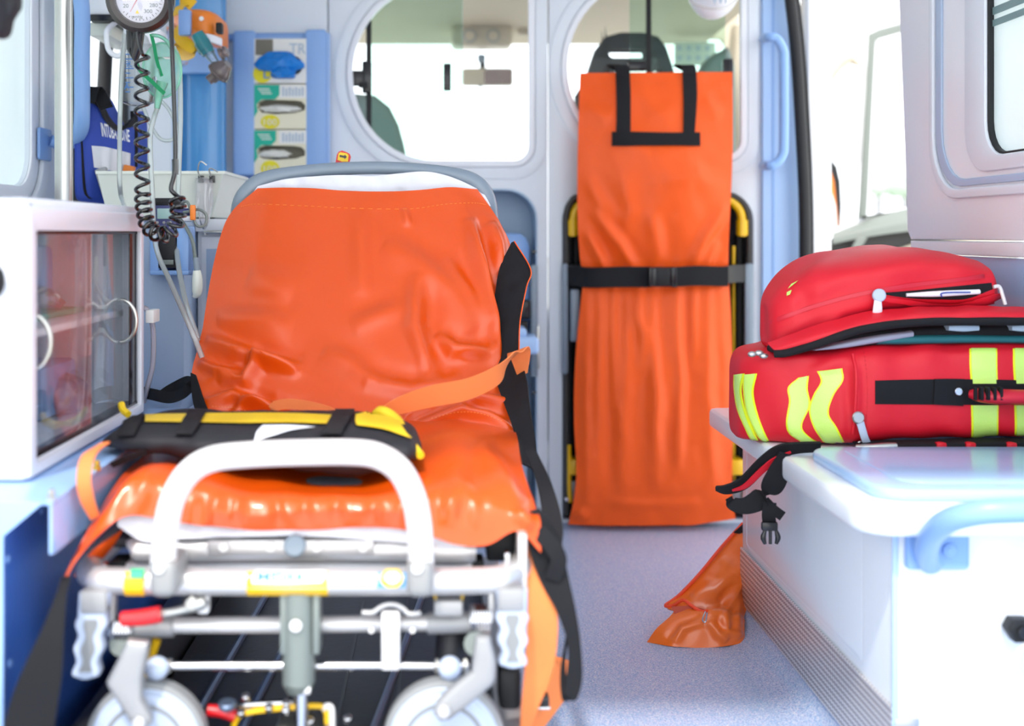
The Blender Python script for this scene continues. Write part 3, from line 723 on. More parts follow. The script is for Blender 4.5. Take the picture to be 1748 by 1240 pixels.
t = thing('counter_cabinet', 'blue grey counter cabinet in the corner behind the stretcher', 'cabinet', (-0.73, 2.9, 0))
box('body', (XL+0.005, -0.558), (2.505, DB-0.01), (0.0, 0.878), M['greywall'], t, bev=0.004)
box('counter_top', (XL+0.004, -0.558), (2.50, DB-0.008), (0.878, 0.888), M['white'], t, bev=0.003)
t = thing('drawer_unit', 'white drawer unit with grey blue front and slim handle', 'cabinet', (-0.5, 3.0, 0))
pbox('body', 337, 410, 395, 1010, 2.62, 3.1, M['white'], t, bev=0.004)
pbox('top_ledge', 333, 412, 374, 396, 2.60, 3.1, M['white'], t, bev=0.003)
dr = pbox('drawer', 343, 408, 404, 700, 2.61, 2.625, M['white'], t, bev=0.002)
pbox('drawer_inset', 352, 408, 425, 690, 2.606, 2.612, M['greywall'], t, bev=0.001)
tube('handle', pline([(350, 401), (352, 397), (380, 397), (382, 401)], 2.595), 0.004, M['steel'], t)
o = tube('chrome_pole', [(PX(110, 2.3), 2.3, 0.517), (PX(109, 2.3), 2.3, 1.0), (PX(108, 2.3), 2.3, 1.748)], 0.0175, M['steel'], seg=24)
tag(o, 'brushed steel pole standing behind the white cabinet', 'pole')
disc('pole_foot', (PX(110, 2.3), 2.3, 0.517), (0, 0, 1), 0.03, 0.006, M['steel'], o)
# wall grab bars
t = thing('grab_bar', 'pale blue padded grab bar on the wall beside the steel pole', 'grab bar', P(140, 250, 2.66))
tube('bar', [P(100, 245, 2.72), P(118, 243, 2.68), P(136, 225, 2.63), P(140, 190, 2.6), P(140, 100, 2.6), P(140, 20, 2.6), P(132, -25, 2.6), P(110, -40, 2.66)], 0.0175, M['blue'], t, seg=16)
side('mount_plate', rrz(2.64, 2.72, PZ(276, 2.72), PZ(222, 2.72), 0.008), PX(86, 2.72)+0.004, 0.008, M['blue'], t, bev=0.003)
tube('mount_arm', [(PX(86, 2.70), 2.70, PZ(240, 2.7)), P(100, 245, 2.71)], 0.014, M['blue'], t, sm=0)
t = thing('grab_bar', 'pale blue vertical grab bar on the side door jamb', 'grab bar', P(1325, 290, 3.38))
tube('bar', [P(1304, 66, 3.42), P(1312, 64, 3.33), P(1325, 66, 3.32), P(1336, 84, 3.32), P(1338, 110, 3.32), P(1338, 240, 3.32), P(1335, 266, 3.32), P(1324, 280, 3.32), P(1312, 283, 3.33), P(1304, 283, 3.42)], 0.0135, M['blue'], t, seg=14)

# blue intubation bag hanging on the left wall
t = thing('equipment_bag', 'blue hanging bag with white lettering and silver band, beside the grab bar', 'bag', P(180, 350, 2.7))
b = loft('body', [(127, 185, 342, 2.645, 2.72), (132, 172, 346, 2.64, 2.74), (150, 160, 350, 2.64, 2.78), (164, 158, 352, 2.65, 2.79), (176, 178, 354, 2.66, 2.80), (190, 205, 356, 2.67, 2.81), (204, 214, 358, 2.69, 2.82), (220, 200, 361, 2.71, 2.83), (233, 186, 363, 2.74, 2.84), (237, 200, 350, 2.76, 2.83)], M['bagblue'], t, p=0.45, wob=(60, 0.0012, 3))
decal('silver_band', b, [[(156, 249), (180, 251), (200, 256), (222, 262)], [(160, 286), (180, 290), (200, 293), (221, 294)]], M['silvertape'], t)
decal('side_zip', b, [[(138, 235), (141, 236)], [(142, 320), (147, 322)], [(150, 338), (157, 340)]], M['black'], t)
text('lettering', 'INTUBAZIONE', [(174, 233), (221, 243), (220, 222), (171, 209)], M['white'], t, o=b, bold=0.02)
decal('black_flap', b, [[(150, 164), (163, 162), (177, 184), (191, 210), (204, 218), (220, 206), (232, 193)], [(152, 172), (165, 182), (178, 208), (192, 223), (205, 226), (220, 218), (234, 212)]], M['blacknylon'], t, off=0.003, thick=0.003)
loft('black_hood', [(152, 152, 172, 2.66, 2.72), (160, 148, 172, 2.65, 2.74), (170, 152, 180, 2.66, 2.74), (178, 170, 190, 2.68, 2.74)], M['blacknylon'], t, p=0.8)
ribbon('hanger_strap', [P(150, 175, 2.6), P(158, 150, 2.62), P(168, 158, 2.64), P(182, 185, 2.62)], 0.03, M['black'], t, wd=(1, 0.3, 0))
tube('side_strap', pline([(228, 190), (230, 240), (229, 285)], 2.74), 0.008, M['black'], t)
# small wall unit and white bottle frame
t = thing('wall_unit', 'off white wall unit with a dark lower edge, above the blue bag', 'wall unit', P(180, 30, 2.7))
pbox('body', 149, 206, -60, 26, 2.68, 2.95, M['white'], t, bev=0.01)
pbox('lower_edge', 152, 212, 24, 36, 2.67, 2.93, M['blackgloss'], t, bev=0.004)
pbox('lamp_frame', 152, 190, 37, 62, 2.7, 2.9, M['binm'], t, bev=0.006)
pbox('hook_bar', -0+180, 232, 30, 40, 2.72, 2.76, M['white'], t, bev=0.003)
# suction bottle
t = thing('suction_bottle', 'clear suction bottle with printed blue graduations, behind the gauge', 'bottle', P(238, 180, 2.62))
c = P(236, 180, 2.62); h = PZ(60, 2.62)-PZ(180, 2.62)
lathe('bottle', [(0.020, 0), (0.034, 0.006), (0.037, 0.02), (0.037, h*0.85), (0.034, h*0.95), (0.026, h)], c, (0, 0, 1), M['clear'], t)
lathe('cap', [(0.030, 0), (0.032, 0.004), (0.032, 0.035), (0.028, 0.04)], c+Vector((0, 0, h)), (0, 0, 1), M['white'], t)
for k in range(9): pbox('graduation', 214, 228 if k % 2 else 222, 92+k*8, 93.6+k*8, 2.581, 2.583, M['printblue'], t, bev=0)
text('print_mark', '2L', [P(215, 114, 2.58), P(226, 114, 2.58), P(226, 104, 2.58), P(215, 104, 2.58)], M['printblue'], t)
text('print_mark', 'A', [P(212, 153, 2.58), P(221, 153, 2.58), P(221, 142, 2.58), P(212, 142, 2.58)], M['printblue'], t)
tube('hook', [P(214, 88, 2.60), P(200, 96, 2.60), P(186, 86, 2.60), P(182, 66, 2.60), P(184, 50, 2.62), P(200, 36, 2.72)], 0.006, M['white'], t)
pbox('holder', 212, 270, 46, 76, 2.60, 2.68, M['white'], t, bev=0.006)
# oxygen mask
t = thing('oxygen_mask', 'clear green oxygen mask with green elastic, hanging below the gauge', 'mask', P(275, 180, 2.5))
q = P(268, 120, 2.48)
prof = [(0.006, 0.075), (0.012, 0.07), (0.018, 0.055), (0.030, 0.035), (0.042, 0.012), (0.046, 0.0)]
V, Fc = [], []
for r, hh in prof:
    for i in range(28):
        a = 2*PI*i/28; V.append(q+Vector((math.cos(a)*r*0.85+0.01-hh*0.05, -hh*0.6, math.sin(a)*r*1.25-hh*0.35)))
for j in range(len(prof)-1):
    for i in range(28): Fc.append((j*28+i, j*28+(i+1) % 28, (j+1)*28+(i+1) % 28, (j+1)*28+i))
mk('shell', V, Fc, M['greenclear'], t)
tube('rim', [q+Vector((math.cos(a)*0.041+0.01, 0.002, math.sin(a)*0.058)) for a in [2*PI*i/20 for i in range(20)]], 0.0025, M['greenclear'], t, closed=True, sm=2, seg=8)
tube('connector', [P(277, 140, 2.44), P(272, 160, 2.44), P(268, 186, 2.44)], [0.013, 0.010, 0.006], M['greenclear'], t)
pbox('nose_clip', 265, 291, 97, 101, 2.46, 2.462, M['steel'], t, bev=0.0005)
ribbon('elastic', [P(222, 45, 2.46), P(229, 80, 2.44), P(236, 115, 2.43), P(262, 142, 2.42), P(281, 160, 2.42)], 0.008, M['elastic'], t, wd=(1, 0, 0.25), thick=0.0012)
ribbon('elastic', [P(258, 58, 2.46), P(263, 78, 2.455), P(268, 104, 2.45), P(276, 130, 2.44)], 0.007, M['elastic'], t, wd=(1, 0, 0), thick=0.0012)
tube('strap_loop', pline([(259, 60), (272, 62), (285, 70), (292, 82)], 2.46), 0.004, M['greenclear'], t)
# gauge
t = thing('pressure_gauge', 'round black aneroid gauge with white dial, hung from above', 'gauge', P(240, 0, 2.15))
c = P(240, -2, 2.15); ax = Vector((0.10, -1, -0.12)).normalized()
lathe('housing', [(0.045, -0.03), (0.058, -0.018), (0.063, -0.004), (0.062, 0.008), (0.054, 0.016), (0.0455, 0.014), (0.044, 0.004), (0.001, 0.003)], c, ax, M['brownblack'], t, seg=48)
lathe('dial', [(0.001, 0.0045), (0.0435, 0.0045), (0.0435, 0.0035), (0.001, 0.0035)], c, ax, M['dial'], t, seg=40)
u = Vector((1, 0.1, 0)).normalized(); v = u.cross(ax); v = v if v.z > 0 else -v
def gp(a, b, k=0.0055): return c+ax*k+u*a+v*b
for i in range(30):
    a = math.radians(-130-i*280/29+90+180+0); ca, sa = math.cos(a), math.sin(a)
    L = 0.037 if i % 2 else 0.0345
    ribbon('tick', [gp(ca*L, sa*L), gp(ca*0.040, sa*0.040)], 0.0009, M['rubber'], t, wd=(u*-sa+v*ca), thick=0.0004, sm=1)
for s, (a, b) in (('300', (0.014, -0.023)), ('280', (0.024, -0.012)), ('mmHg', (-0.006, -0.034)), ('20', (-0.026, -0.014))):
    w_ = 0.005*len(s)/2; text('numeral', s, [gp(a-w_, b-0.003), gp(a+w_, b-0.003), gp(a+w_, b+0.004), gp(a-w_, b+0.004)], M['post'], t)
mk('warning_mark', [gp(-0.009, -0.027), gp(-0.002, -0.027), gp(-0.0055, -0.020), gp(-0.009, -0.027, 0.006), gp(-0.002, -0.027, 0.006), gp(-0.0055, -0.020, 0.006)], [(0, 1, 2), (3, 4, 5), (0, 1, 4, 3), (1, 2, 5, 4), (2, 0, 3, 5)], M['tagyellow'], t, smooth=False)
ribbon('needle', [gp(0.004, 0.015, 0.007), gp(-0.018, -0.024, 0.007)], [0.002, 0.0005], M['tagred'], t, wd=v, thick=0.0004, sm=1)
lathe('lens', [(0.001, 0.016), (0.02, 0.0155), (0.044, 0.012), (0.044, 0.0115), (0.02, 0.015), (0.001, 0.0155)], c, ax, M['lensglass'], t, seg=40)
tube('hanger_rod', [c-ax*0.025, c-ax*0.05+Vector((0, 0, 0.05)), Vector((c.x-0.03, c.y+0.06, 1.2)), Vector((c.x-0.03, c.y+0.06, 1.748))], 0.012, M['blackgloss'], t)
# coiled cord: helix down, loop, helix up, straight lead
def coil(path, r, turns, per=14):
    q = cr(path, 30); q = resample3(q, turns*per)
    out = []; up = Vector((0, 1, 0))
    for i, p in enumerate(q):
        a = Vector(q[max(0, i-1)]); b = Vector(q[min(len(q)-1, i+1)]); tt = (b-a).normalized(); n1 = (up-tt*up.dot(tt)).normalized(); n2 = tt.cross(n1)
        an = 2*PI*i/per; out.append(Vector(p)+(n1*math.cos(an)+n2*math.sin(an))*r)
    return out
def resample3(pts, k):
    d = [0]
    for a, b in zip(pts, pts[1:]): d.append(d[-1]+np.linalg.norm(b-a))
    out = []; j = 0
    for i in range(k):
        t_ = d[-1]*i/(k-1)
        while j < len(d)-2 and d[j+1] < t_: j += 1
        f = (t_-d[j])/max(1e-9, d[j+1]-d[j]); out.append(pts[j]*(1-f)+pts[j+1]*f)
    return out
t = thing('coiled_cord', 'black coiled cord looping down below the round gauge', 'cord', P(270, 410, 2.08))
A = [P(235, 55, 2.13), P(238, 75, 2.12), P(243, 92, 2.11)]
C1 = coil([P(243, 92, 2.11), P(242, 200, 2.10), P(243, 330, 2.09)], 0.0115, 8.5.__int__()+1)
C2 = coil([P(243, 330, 2.09), P(246, 360, 2.08), P(254, 388, 2.07), P(275, 401, 2.06), P(296, 390, 2.06), P(304, 365, 2.06), P(302, 338, 2.07)], 0.0125, 12)
tube('coil', A+C1+C2[1:], 0.0034, M['coil'], t, seg=8, sm=2)
tube('lead', [C2[-1], P(297, 330, 2.07), P(292, 320, 2.07), P(299, 285, 2.08), P(298, 200, 2.09), P(294, 90, 2.10), P(291, 10, 2.12), P(285, -20, 2.13)], 0.0042, M['coil'], t, seg=10)
tube('strain_relief', pline([(299, 298), (299.5, 285), (299, 272)], 2.08), 0.006, M['coil'], t, seg=8)
# clear tubes
def hose(pts, r, m, lab): 
    return tag(tube('clear_tube', pts, r, M[m], seg=10), lab, 'tube')
hose([P(213, 60, 2.55), P(208, 120, 2.5), P(205, 200, 2.45), P(204, 290, 2.4), P(206, 330, 2.42), P(212, 352, 2.5)], 0.005, 'cleartube', 'straight clear tube hanging in front of the blue bag')
hose([P(268, 186, 2.44), P(262, 205, 2.42), P(256, 240, 2.40), P(260, 330, 2.38), P(266, 420, 2.36), P(290, 480, 2.3), P(325, 560, 2.2), P(345, 610, 2.2)], 0.0052, 'cleartube', 'clear green tube leading down from the oxygen mask')
hose([P(296, 80, 2.5), P(306, 110, 2.5), P(308, 200, 2.5), P(305, 300, 2.5), P(302, 400, 2.45), P(304, 450, 2.4), P(318, 520, 2.3), P(338, 580, 2.25)], 0.0055, 'cleartube', 'pale clear tube running down past the device cradle')
hose([P(243, 180, 2.6), P(258, 215, 2.6), P(275, 238, 2.6), P(295, 238, 2.6), P(302, 220, 2.6), P(290, 190, 2.6), P(275, 172, 2.6)], 0.004, 'cleartube', 'thin clear tube forming a loop under the mask')
t = thing('curved_tube', 'pinkish clear tube curving beside the cabinet door', 'tube', P(255, 680, 2.3))
tube('tube', [P(235, 530, 2.25), P(250, 528, 2.25), P(261, 560, 2.27), P(261, 620, 2.28), P(252, 660, 2.28), P(246, 686, 2.3)], 0.005, M['pinktube'], t)
pbox('wall_clip', 248, 262, 530, 552, 2.22, 2.27, M['card'], t, bev=0.002)
# bin with supplies
t = thing('supply_bin', 'cream plastic bin on the corner counter, holding packets', 'bin', P(270, 370, 2.75))
V, Fc = [], []
def ring(px0, px1, py, d0, d1): 
    return [Vector((PX(px0, d0), d0, PZ(py, d0))), Vector((PX(px1, d0), d0, PZ(py, d0))), Vector((PX(px1, d0), d1, PZ(py, d0))), Vector((PX(px0, d0), d1, PZ(py, d0)))]
rings = [ring(184, 362, 371, 2.62, 2.84), ring(166, 381, 297, 2.58, 2.88), ring(163, 384, 297, 2.575, 2.885), ring(163, 384, 292, 2.575, 2.885), ring(168, 379, 292, 2.583, 2.877), ring(188, 358, 366, 2.625, 2.835)]
for r_ in rings: V += r_
for j in range(len(rings)-1):
    for i in range(4): Fc.append((j*4+i, j*4+(i+1) % 4, (j+1)*4+(i+1) % 4, (j+1)*4+i))
Fc += [(0, 1, 2, 3), (20, 21, 22, 23)]
mk('bin_body', V, Fc, M['binm'], t, smooth=False)
tag(box('orange_packet', (PX(205, 2.7), PX(223, 2.7)), (2.69, 2.71), (0.90, PZ(282, 2.7)), M['orangep'], bev=0.003, rot=Matrix.Rotation(0.2, 3, 'Y')), 'orange packet standing in the cream bin', 'packet')
tag(box('grey_packet', (PX(180, 2.68), PX(200, 2.68)), (2.64, 2.655), (0.90, PZ(286, 2.65)), M['greymet'], bev=0.003, rot=Matrix.Rotation(-0.3, 3, 'Y')), 'grey foil packet standing in the cream bin', 'packet')
for k, (a, b_) in enumerate(((341, 280), (360, 292))):
    t = thing('metal_clip', ('wire clip on the bin rim, nearer the blue column' if k == 0 else 'wire clip at the corner of the bin rim'), 'clip', P(a, 300, 2.57))
    pbox('jaw', a-3, a+6, 300, 312, 2.565, 2.575, M['blackgloss'], t, bev=0.001)
    tube('wire', [P(a, 302, 2.56), P(a-3, 290, 2.555), P(a+1, b_-4, 2.55), P(a+12, b_+2, 2.55)], 0.0016, M['steel'], t, seg=6)
tag(loft('wrapped_tube', [(334, 305, 345, 2.56, 2.57), (342, 303, 385, 2.553, 2.572), (352, 304, 388, 2.552, 2.572), (362, 306, 350, 2.56, 2.57)], M['bagclear'], wob=(12, 0.002, 5)), 'clear wrapped packet clipped to the bin side', 'packet')
# cradle with handheld monitor
t = thing('device_cradle', 'pale blue wall cradle on the corner cabinet', 'cradle', P(292, 470, 2.47))
pbox('back_plate', 255, 328, 386, 470, 2.470, 2.503, M['blue'], t, bev=0.004)
pbox('side_lip', 255, 271, 386, 470, 2.425, 2.47, M['blue'], t, bev=0.004); pbox('side_lip', 301, 322, 386, 470, 2.425, 2.47, M['blue'], t, bev=0.004)
pbox('bottom_lip', 255, 322, 462, 470, 2.42, 2.47, M['blue'], t, bev=0.003)
t = thing('handheld_monitor', 'navy handheld monitor with small screen, held in the blue cradle', 'monitor', P(286, 468, 2.45))
pbox('case', 258, 302, 340, 461, 2.428, 2.466, M['navy'], t, bev=0.01)
pbox('bumper', 256, 304, 338, 352, 2.424, 2.468, M['rubber'], t, bev=0.008)
pbox('display', 268, 293, 356, 374, 2.424, 2.430, M['screen'], t, bev=0.001)
for k in range(6): disc('button', P(269+(k % 3)*11, 380+(k//3)*8, 2.428), (0, -1, 0), 0.003, 0.002, M['greymet'], t, seg=10)
pbox('speaker_panel', 270, 300, 400, 458, 2.423, 2.43, M['rubber'], t, bev=0.002)
pbox('name_bar', 274, 296, 444, 452, 2.421, 2.424, M['post'], t, bev=0.0005)
t = thing('sensor_cable', 'grey sensor cable with beige plug and orange clip, beside the monitor', 'cable', P(330, 500, 2.4))
tube('cable', [P(303, 355, 2.43), P(318, 344, 2.41), P(326, 360, 2.4), P(336, 385, 2.4), P(350, 384, 2.4), P(352, 368, 2.4), P(340, 358, 2.4), P(318, 362, 2.41), P(303, 362, 2.43)], 0.003, M['post'], t, seg=8)
tube('cable_lead', [P(303, 370, 2.43), P(315, 384, 2.42), P(328, 410, 2.4), P(333, 440, 2.4), P(336, 470, 2.4)], 0.0038, M['post'], t, seg=8)
tube('plug_sleeve', pline([(334, 440), (336, 462)], 2.4), 0.006, M['grey'], t, sm=0)
tube('plug', pline([(336, 462), (337, 480), (336, 500), (331, 508)], 2.395), [0.008, 0.011, 0.010, 0.004], M['binm'], t)
pbox('orange_clip', 324, 333, 350, 376, 2.39, 2.40, M['orangep'], t, bev=0.002)
tube('navy_plug', pline([(302, 363), (325, 362)], 2.42), 0.008, M['navy'], t, sm=0)
# low white shelf beside the cabinet with a black strap
tag(ribbon('loose_strap', [P(236, 668, 2.38), P(262, 674, 2.26), P(290, 679, 2.23), P(314, 671, 2.20), P(326, 657, 2.20), P(318, 652, 2.26), P(298, 661, 2.30), P(276, 676, 2.30)], 0.022, M['black'], wd=(0, 0.35, 1)), 'black strap looped on the console beside the stretcher back', 'strap')

# ------------------------------------------------------------------ stretcher
ST = thing('stretcher', 'wheeled ambulance stretcher with aluminium frame and grey raised back frame', 'stretcher', (-0.2, 1.9, 0.1))
DF = 1.54
xl, xr, zb = PX(140, DF), PX(880, DF), PZ(992, DF)
tube('main_frame', [(xl-0.005, 2.6, zb+0.01), (xl-0.01, 2.2, zb+0.01), (xl-0.012, 1.75, zb+0.005), (xl-0.012, 1.62, zb), (xl+0.012, 1.556, zb), (xl+0.06, DF, zb), (-0.2, DF-0.004, zb), (xr-0.06, DF, zb), (xr-0.012, 1.556, zb+0.002), (xr+0.012, 1.62, zb+0.002), (xr+0.012, 1.75, zb+0.005), (xr+0.01, 2.2, zb+0.01), (xr+0.005, 2.6, zb+0.01)], 0.0175, M['alu'], ST, seg=18)
tube('lift_handle', [P(279, 985, 1.515), P(279, 955, 1.505), P(284, 900, 1.50), P(296, 850, 1.50), P(322, 808, 1.50), P(360, 785, 1.50), P(420, 777, 1.50), P(520, 773, 1.50), P(610, 773, 1.50), P(652, 782, 1.50), P(684, 806, 1.50), P(706, 850, 1.50), P(716, 900, 1.50), P(719, 955, 1.505), P(719, 985, 1.515)], 0.0165, M['alulight'], ST, seg=18)
for cx in (278, 718):
    cl = pbox('handle_clamp', cx-25, cx+22, 960, 1024, 1.482, 1.562, mat('clamp_grey', (150, 150, 150), 0.5, metal=0.2), ST, bev=0.012, seg=4)
    disc('clamp_bolt', P(cx-6, 970, 1.482), (0, -1, 0), 0.007, 0.004, M['alulight'], cl)
# mattress platform end
tube('platform_bar', pline([(228, 940), (250, 938), (400, 938), (520, 936), (640, 938), (780, 940), (812, 942)], 1.60), [0.016]+[0.0195]*5+[0.014], M['alu'], ST, seg=16)
pbox('platform_plate', 352, 640, 922, 952, 1.578, 1.6, M['alu'], ST, bev=0.006)
for a in (382, 462, 541, 620): disc('platform_rivet', P(a, 934, 1.577), (0, -1, 0), 0.007, 0.004, M['alulight'], ST)
disc('platform_knob', P(504, 930, 1.577), (0, -1, 0), 0.015, 0.010, M['grey'], ST)
pbox('cross_strip', 214, 806, 963, 971, 1.60, 1.64, M['alulight'], ST, bev=0.001)
pbox('cross_block', 186, 214, 958, 976, 1.60, 1.64, M['rubber'], ST); pbox('cross_block', 806, 826, 958, 976, 1.60, 1.64, M['rubber'], ST)
box('deck', (-0.46, 0.06), (1.62, 2.2), (0.415, 0.43), M['dark'], ST, bev=0.004)
softbox('mattress', corners((-0.472, 0.072), (1.60, 2.22), (0.432, 0.485)), M['grey'], ST, r=0.35)
tube('back_frame', [P(412, 480, 2.475), P(408, 410, 2.475), P(410, 352, 2.45), P(428, 322, 2.445), P(458, 305, 2.45), P(520, 294, 2.46), P(590, 288, 2.46), P(660, 287, 2.46), P(740, 293, 2.46), P(796, 304, 2.45), P(822, 322, 2.445), P(834, 352, 2.455), P(836, 410, 2.48), P(832, 480, 2.48)], [0.018, 0.018, 0.018, 0.018, 0.017, 0.015, 0.0138, 0.0135, 0.0145, 0.016, 0.0175, 0.018, 0.018, 0.018], M['grey'], ST, seg=16)
softbox('back_mattress', [P(410, 700, 2.165), P(805, 700, 2.165), P(765, 352, 2.445), P(465, 352, 2.445), P(420, 690, 2.22), P(800, 690, 2.22), P(760, 335, 2.49), P(455, 335, 2.49)], M['grey'], ST, r=0.3)
# stickers on the front tube
def sticker(name, x0, x1, m, r=0.0179, a0=-70, a1=60, lab=None, cen=None):
    """label bent round the front tube"""
    V = []; n = 10; L = 6
    for j in range(L+1):
        px = x0+(x1-x0)*j/L
        for i in range(n+1):
            a = math.radians(a0+(a1-a0)*i/n); V.append((PX(px, DF), DF-0.0035-r*math.cos(a), zb+r*math.sin(a)))
    nv = len(V); V = V+[(v[0], v[1]+0.0004, v[2]) for v in V]
    Fc = [(j*(n+1)+i, j*(n+1)+i+1, (j+1)*(n+1)+i+1, (j+1)*(n+1)+i) for j in range(L) for i in range(n)]
    Fc += [tuple(q+nv for q in f) for f in Fc]
    return mk(name, V, Fc, m, ST, label=lab)
fr = bpy.data.objects['main_frame']
sticker('sticker', 218, 252, M['yellowp'], lab='yellow sticker with a green patch')
decal('sticker_patch', fr, [[(225, 978), (248, 978)], [(224, 988), (247, 988)]], M['printgreen'], ST, off=0.007)
sticker('sticker', 425, 562, M['yellowp'], lab='wide yellow sticker with a white name field')
decal('sticker_field', fr, [[(436, 975), (500, 976), (556, 975)], [(430, 985), (500, 986), (556, 985)], [(430, 997), (500, 998), (548, 996)]], M['card'], ST, off=0.001)
text('sticker_lettering', 'M', [(440, 993), (460, 993), (461, 979), (441, 979)], M['printblue'], ST, o=fr, off=0.0026, bold=0.02)
text('sticker_lettering', 'EDIKA', [(463, 993), (518, 993), (519, 979), (464, 979)], M['printgreen'], ST, o=fr, off=0.0026, bold=0.02)
text('sticker_lettering', 'srl', [(525, 989), (548, 989), (549, 978), (526, 978)], M['print'], ST, o=fr, off=0.0022)
decal('round_sticker', fr, [[(645, 978), (695, 978)], [(643, 1004), (692, 1004)]], M['stickerblue'], ST, off=0.0008)
decal('round_sticker_ring', fr, [[(660, 974), (680, 974)], [(650, 984), (688, 984)], [(652, 996), (686, 996)], [(662, 1003), (678, 1003)]], M['tagyellow'], ST, off=0.0016)
decal('round_sticker_field', fr, [[(662, 978), (678, 978)], [(656, 986), (684, 986)], [(658, 992), (682, 992)], [(664, 997), (676, 997)]], M['card'], ST, off=0.0024)
# lower cross tubes
tube('cross_tube', pline([(196, 1068), (500, 1067), (838, 1062)], 1.57), 0.0110, M['alu'], ST, sm=0, seg=14)
tube('tube_sleeve', pline([(228, 1070), (298, 1069)], 1.57), 0.0145, M['greymet'], ST, sm=0, seg=16); tube('tube_sleeve', pline([(730, 1064), (802, 1062)], 1.57), 0.0145, M['greymet'], ST, sm=0, seg=16)
for (a, b, y) in ((188, 228, 1074), (802, 838, 1056)):
    q = [P(a+(b-a)*i/60, y, 1.565)+Vector((0, math.cos(i*PI/4)*0.017, math.sin(i*PI/4)*0.017)) for i in range(61)]
    tube('spring', q, 0.0021, M['chrome'], ST, sm=1, seg=6)
tube('thin_rod', pline([(235, 1137), (800, 1137)], 1.56), 0.0062, M['chrome'], ST, sm=0)
for cx in (268, 768): ball('rod_ball', P(cx, 1141, 1.545), 0.0155, M['wheel'], ST)
for (a, b) in ((238, 1136), (290, 1137), (747, 1137), (795, 1137), (842, 1137)): disc('rod_nut', P(a, b, 1.56)+Vector((-0.004, 0, 0)), (1, 0, 0), 0.010, 0.007, M['steel'], ST, seg=6)
# centre post
tube('centre_post', pline([(510, 1008), (510, 1165)], 1.545), 0.0215, M['post'], ST, sm=0, seg=20)
tube('post_foot', pline([(510, 1165), (512, 1180)], 1.545), [0.0215, 0.016], M['post'], ST, sm=0, seg=20)
for (a, b) in ((478, 488), (534, 545)): pbox('post_plate', a, b, 1010, 1118, 1.53, 1.57, M['post'], ST, bev=0.001)
disc('post_bolt', P(505, 1068, 1.522), (0, -1, 0), 0.008, 0.004, M['alulight'], ST)
tube('post_collar', pline([(502, 1178), (530, 1178)], 1.535), 0.006, M['alulight'], ST, sm=0)
tube('inner_rod', pline([(515, 1180), (515, 1300)], 1.545), 0.0085, M['chrome'], ST, sm=0, seg=14)
# hanging bracket
pbox('hanging_bracket', 651, 682, 1046, 1146, 1.535, 1.55, M['alulight'], ST, bev=0.003)
tube('bracket_spring_plate', pline([(618, 1046), (636, 1046), (648, 1038), (660, 1033), (674, 1033), (686, 1038), (698, 1048), (718, 1047)], 1.54), 0.0032, M['alu'], ST, seg=8)
for a in (634, 704): disc('bracket_screw', P(a, 1076, 1.548), (0, -1, 0), 0.004, 0.003, M['alulight'], ST, seg=10)
pbox('locking_block', 741, 790, 1028, 1054, 1.53, 1.56, M['greymet'], ST, bev=0.004)
tube('locking_wire', pline([(745, 1030), (742, 1010), (748, 1000), (782, 1000), (790, 1010), (787, 1030)], 1.545), 0.002, M['brass'], ST, seg=6)
# red release lever
tube('release_lever', pline([(208, 1057), (240, 1055), (274, 1049)], 1.52), [0.0095, 0.0105, 0.0105], M['redlever'], ST, seg=14)
tube('lever_arm', pline([(274, 1049), (310, 1042), (340, 1032), (350, 1024)], 1.53), [0.006, 0.006, 0.009, 0.007], M['steel'], ST)
pbox('lever_mount', 335, 356, 1018, 1050, 1.535, 1.55, M['alulight'], ST, bev=0.004)
disc('lever_bolt', P(328, 1030, 1.528), (0, -1, 0), 0.009, 0.006, M['steel'], ST)
# ribbed carrying handles at both ends
def ribbed(px0, py0, py1, d, lean):
    n = 26; out_l, out_r = [], []
    for i in range(n+1):
        f = i/n; y = py0+(py1-py0)*f
        w = 27-6*f+(3.2*math.sin(f*PI*7) if f > 0.25 else 0)
        cx = px0+lean*f
        if f > 0.94: w *= math.sqrt(max(0.05, 1-((f-0.94)/0.06)**2))
        out_l.append((cx-w, y)); out_r.append((cx+w, y))
    h = front('carry_handle', out_l+out_r[::-1], d, 0.022, M['wheel'], ST, bev=0.005)
    inner = [(px0+lean*f+s*(9+3*math.sin(f*PI*7)), py0+(py1-py0)*f) for s in (-1, 1) for f in ([0.3+0.6*i/14 for i in range(15)] if s < 0 else [0.9-0.6*i/14 for i in range(15)])]
    front('handle_groove', inner, d-0.0015, 0.002, M['tyre'], h)
    pbox('handle_root', px0-24, px0+22, py0-4, py0+36, d-0.003, d+0.02, M['greymet'], h, bev=0.004)
ribbed(160, 1014, 1163, 1.525, -16); ribbed(874, 1010, 1144, 1.525, 2)
for (a, b, y0_, y1_) in ((182, 194, 1012, 1080), (834, 846, 1004, 1060)): pbox('side_bracket', a, b, y0_, y1_, 1.555, 1.575, M['alu'], ST, bev=0.002)
pbox('side_plate', 884, 900, 912, 1085, 1.56, 1.68, M['alu'], ST, bev=0.003)
pbox('corner_block', 830, 880, 908, 960, 1.62, 1.68, M['rubber'], ST, bev=0.005)
for k, (a, b) in enumerate(((172, 965), (862, 945))): pbox('corner_bolt', a, a+8, b, b+20, 1.56, 1.58, M['chrome'], ST, bev=0.001)
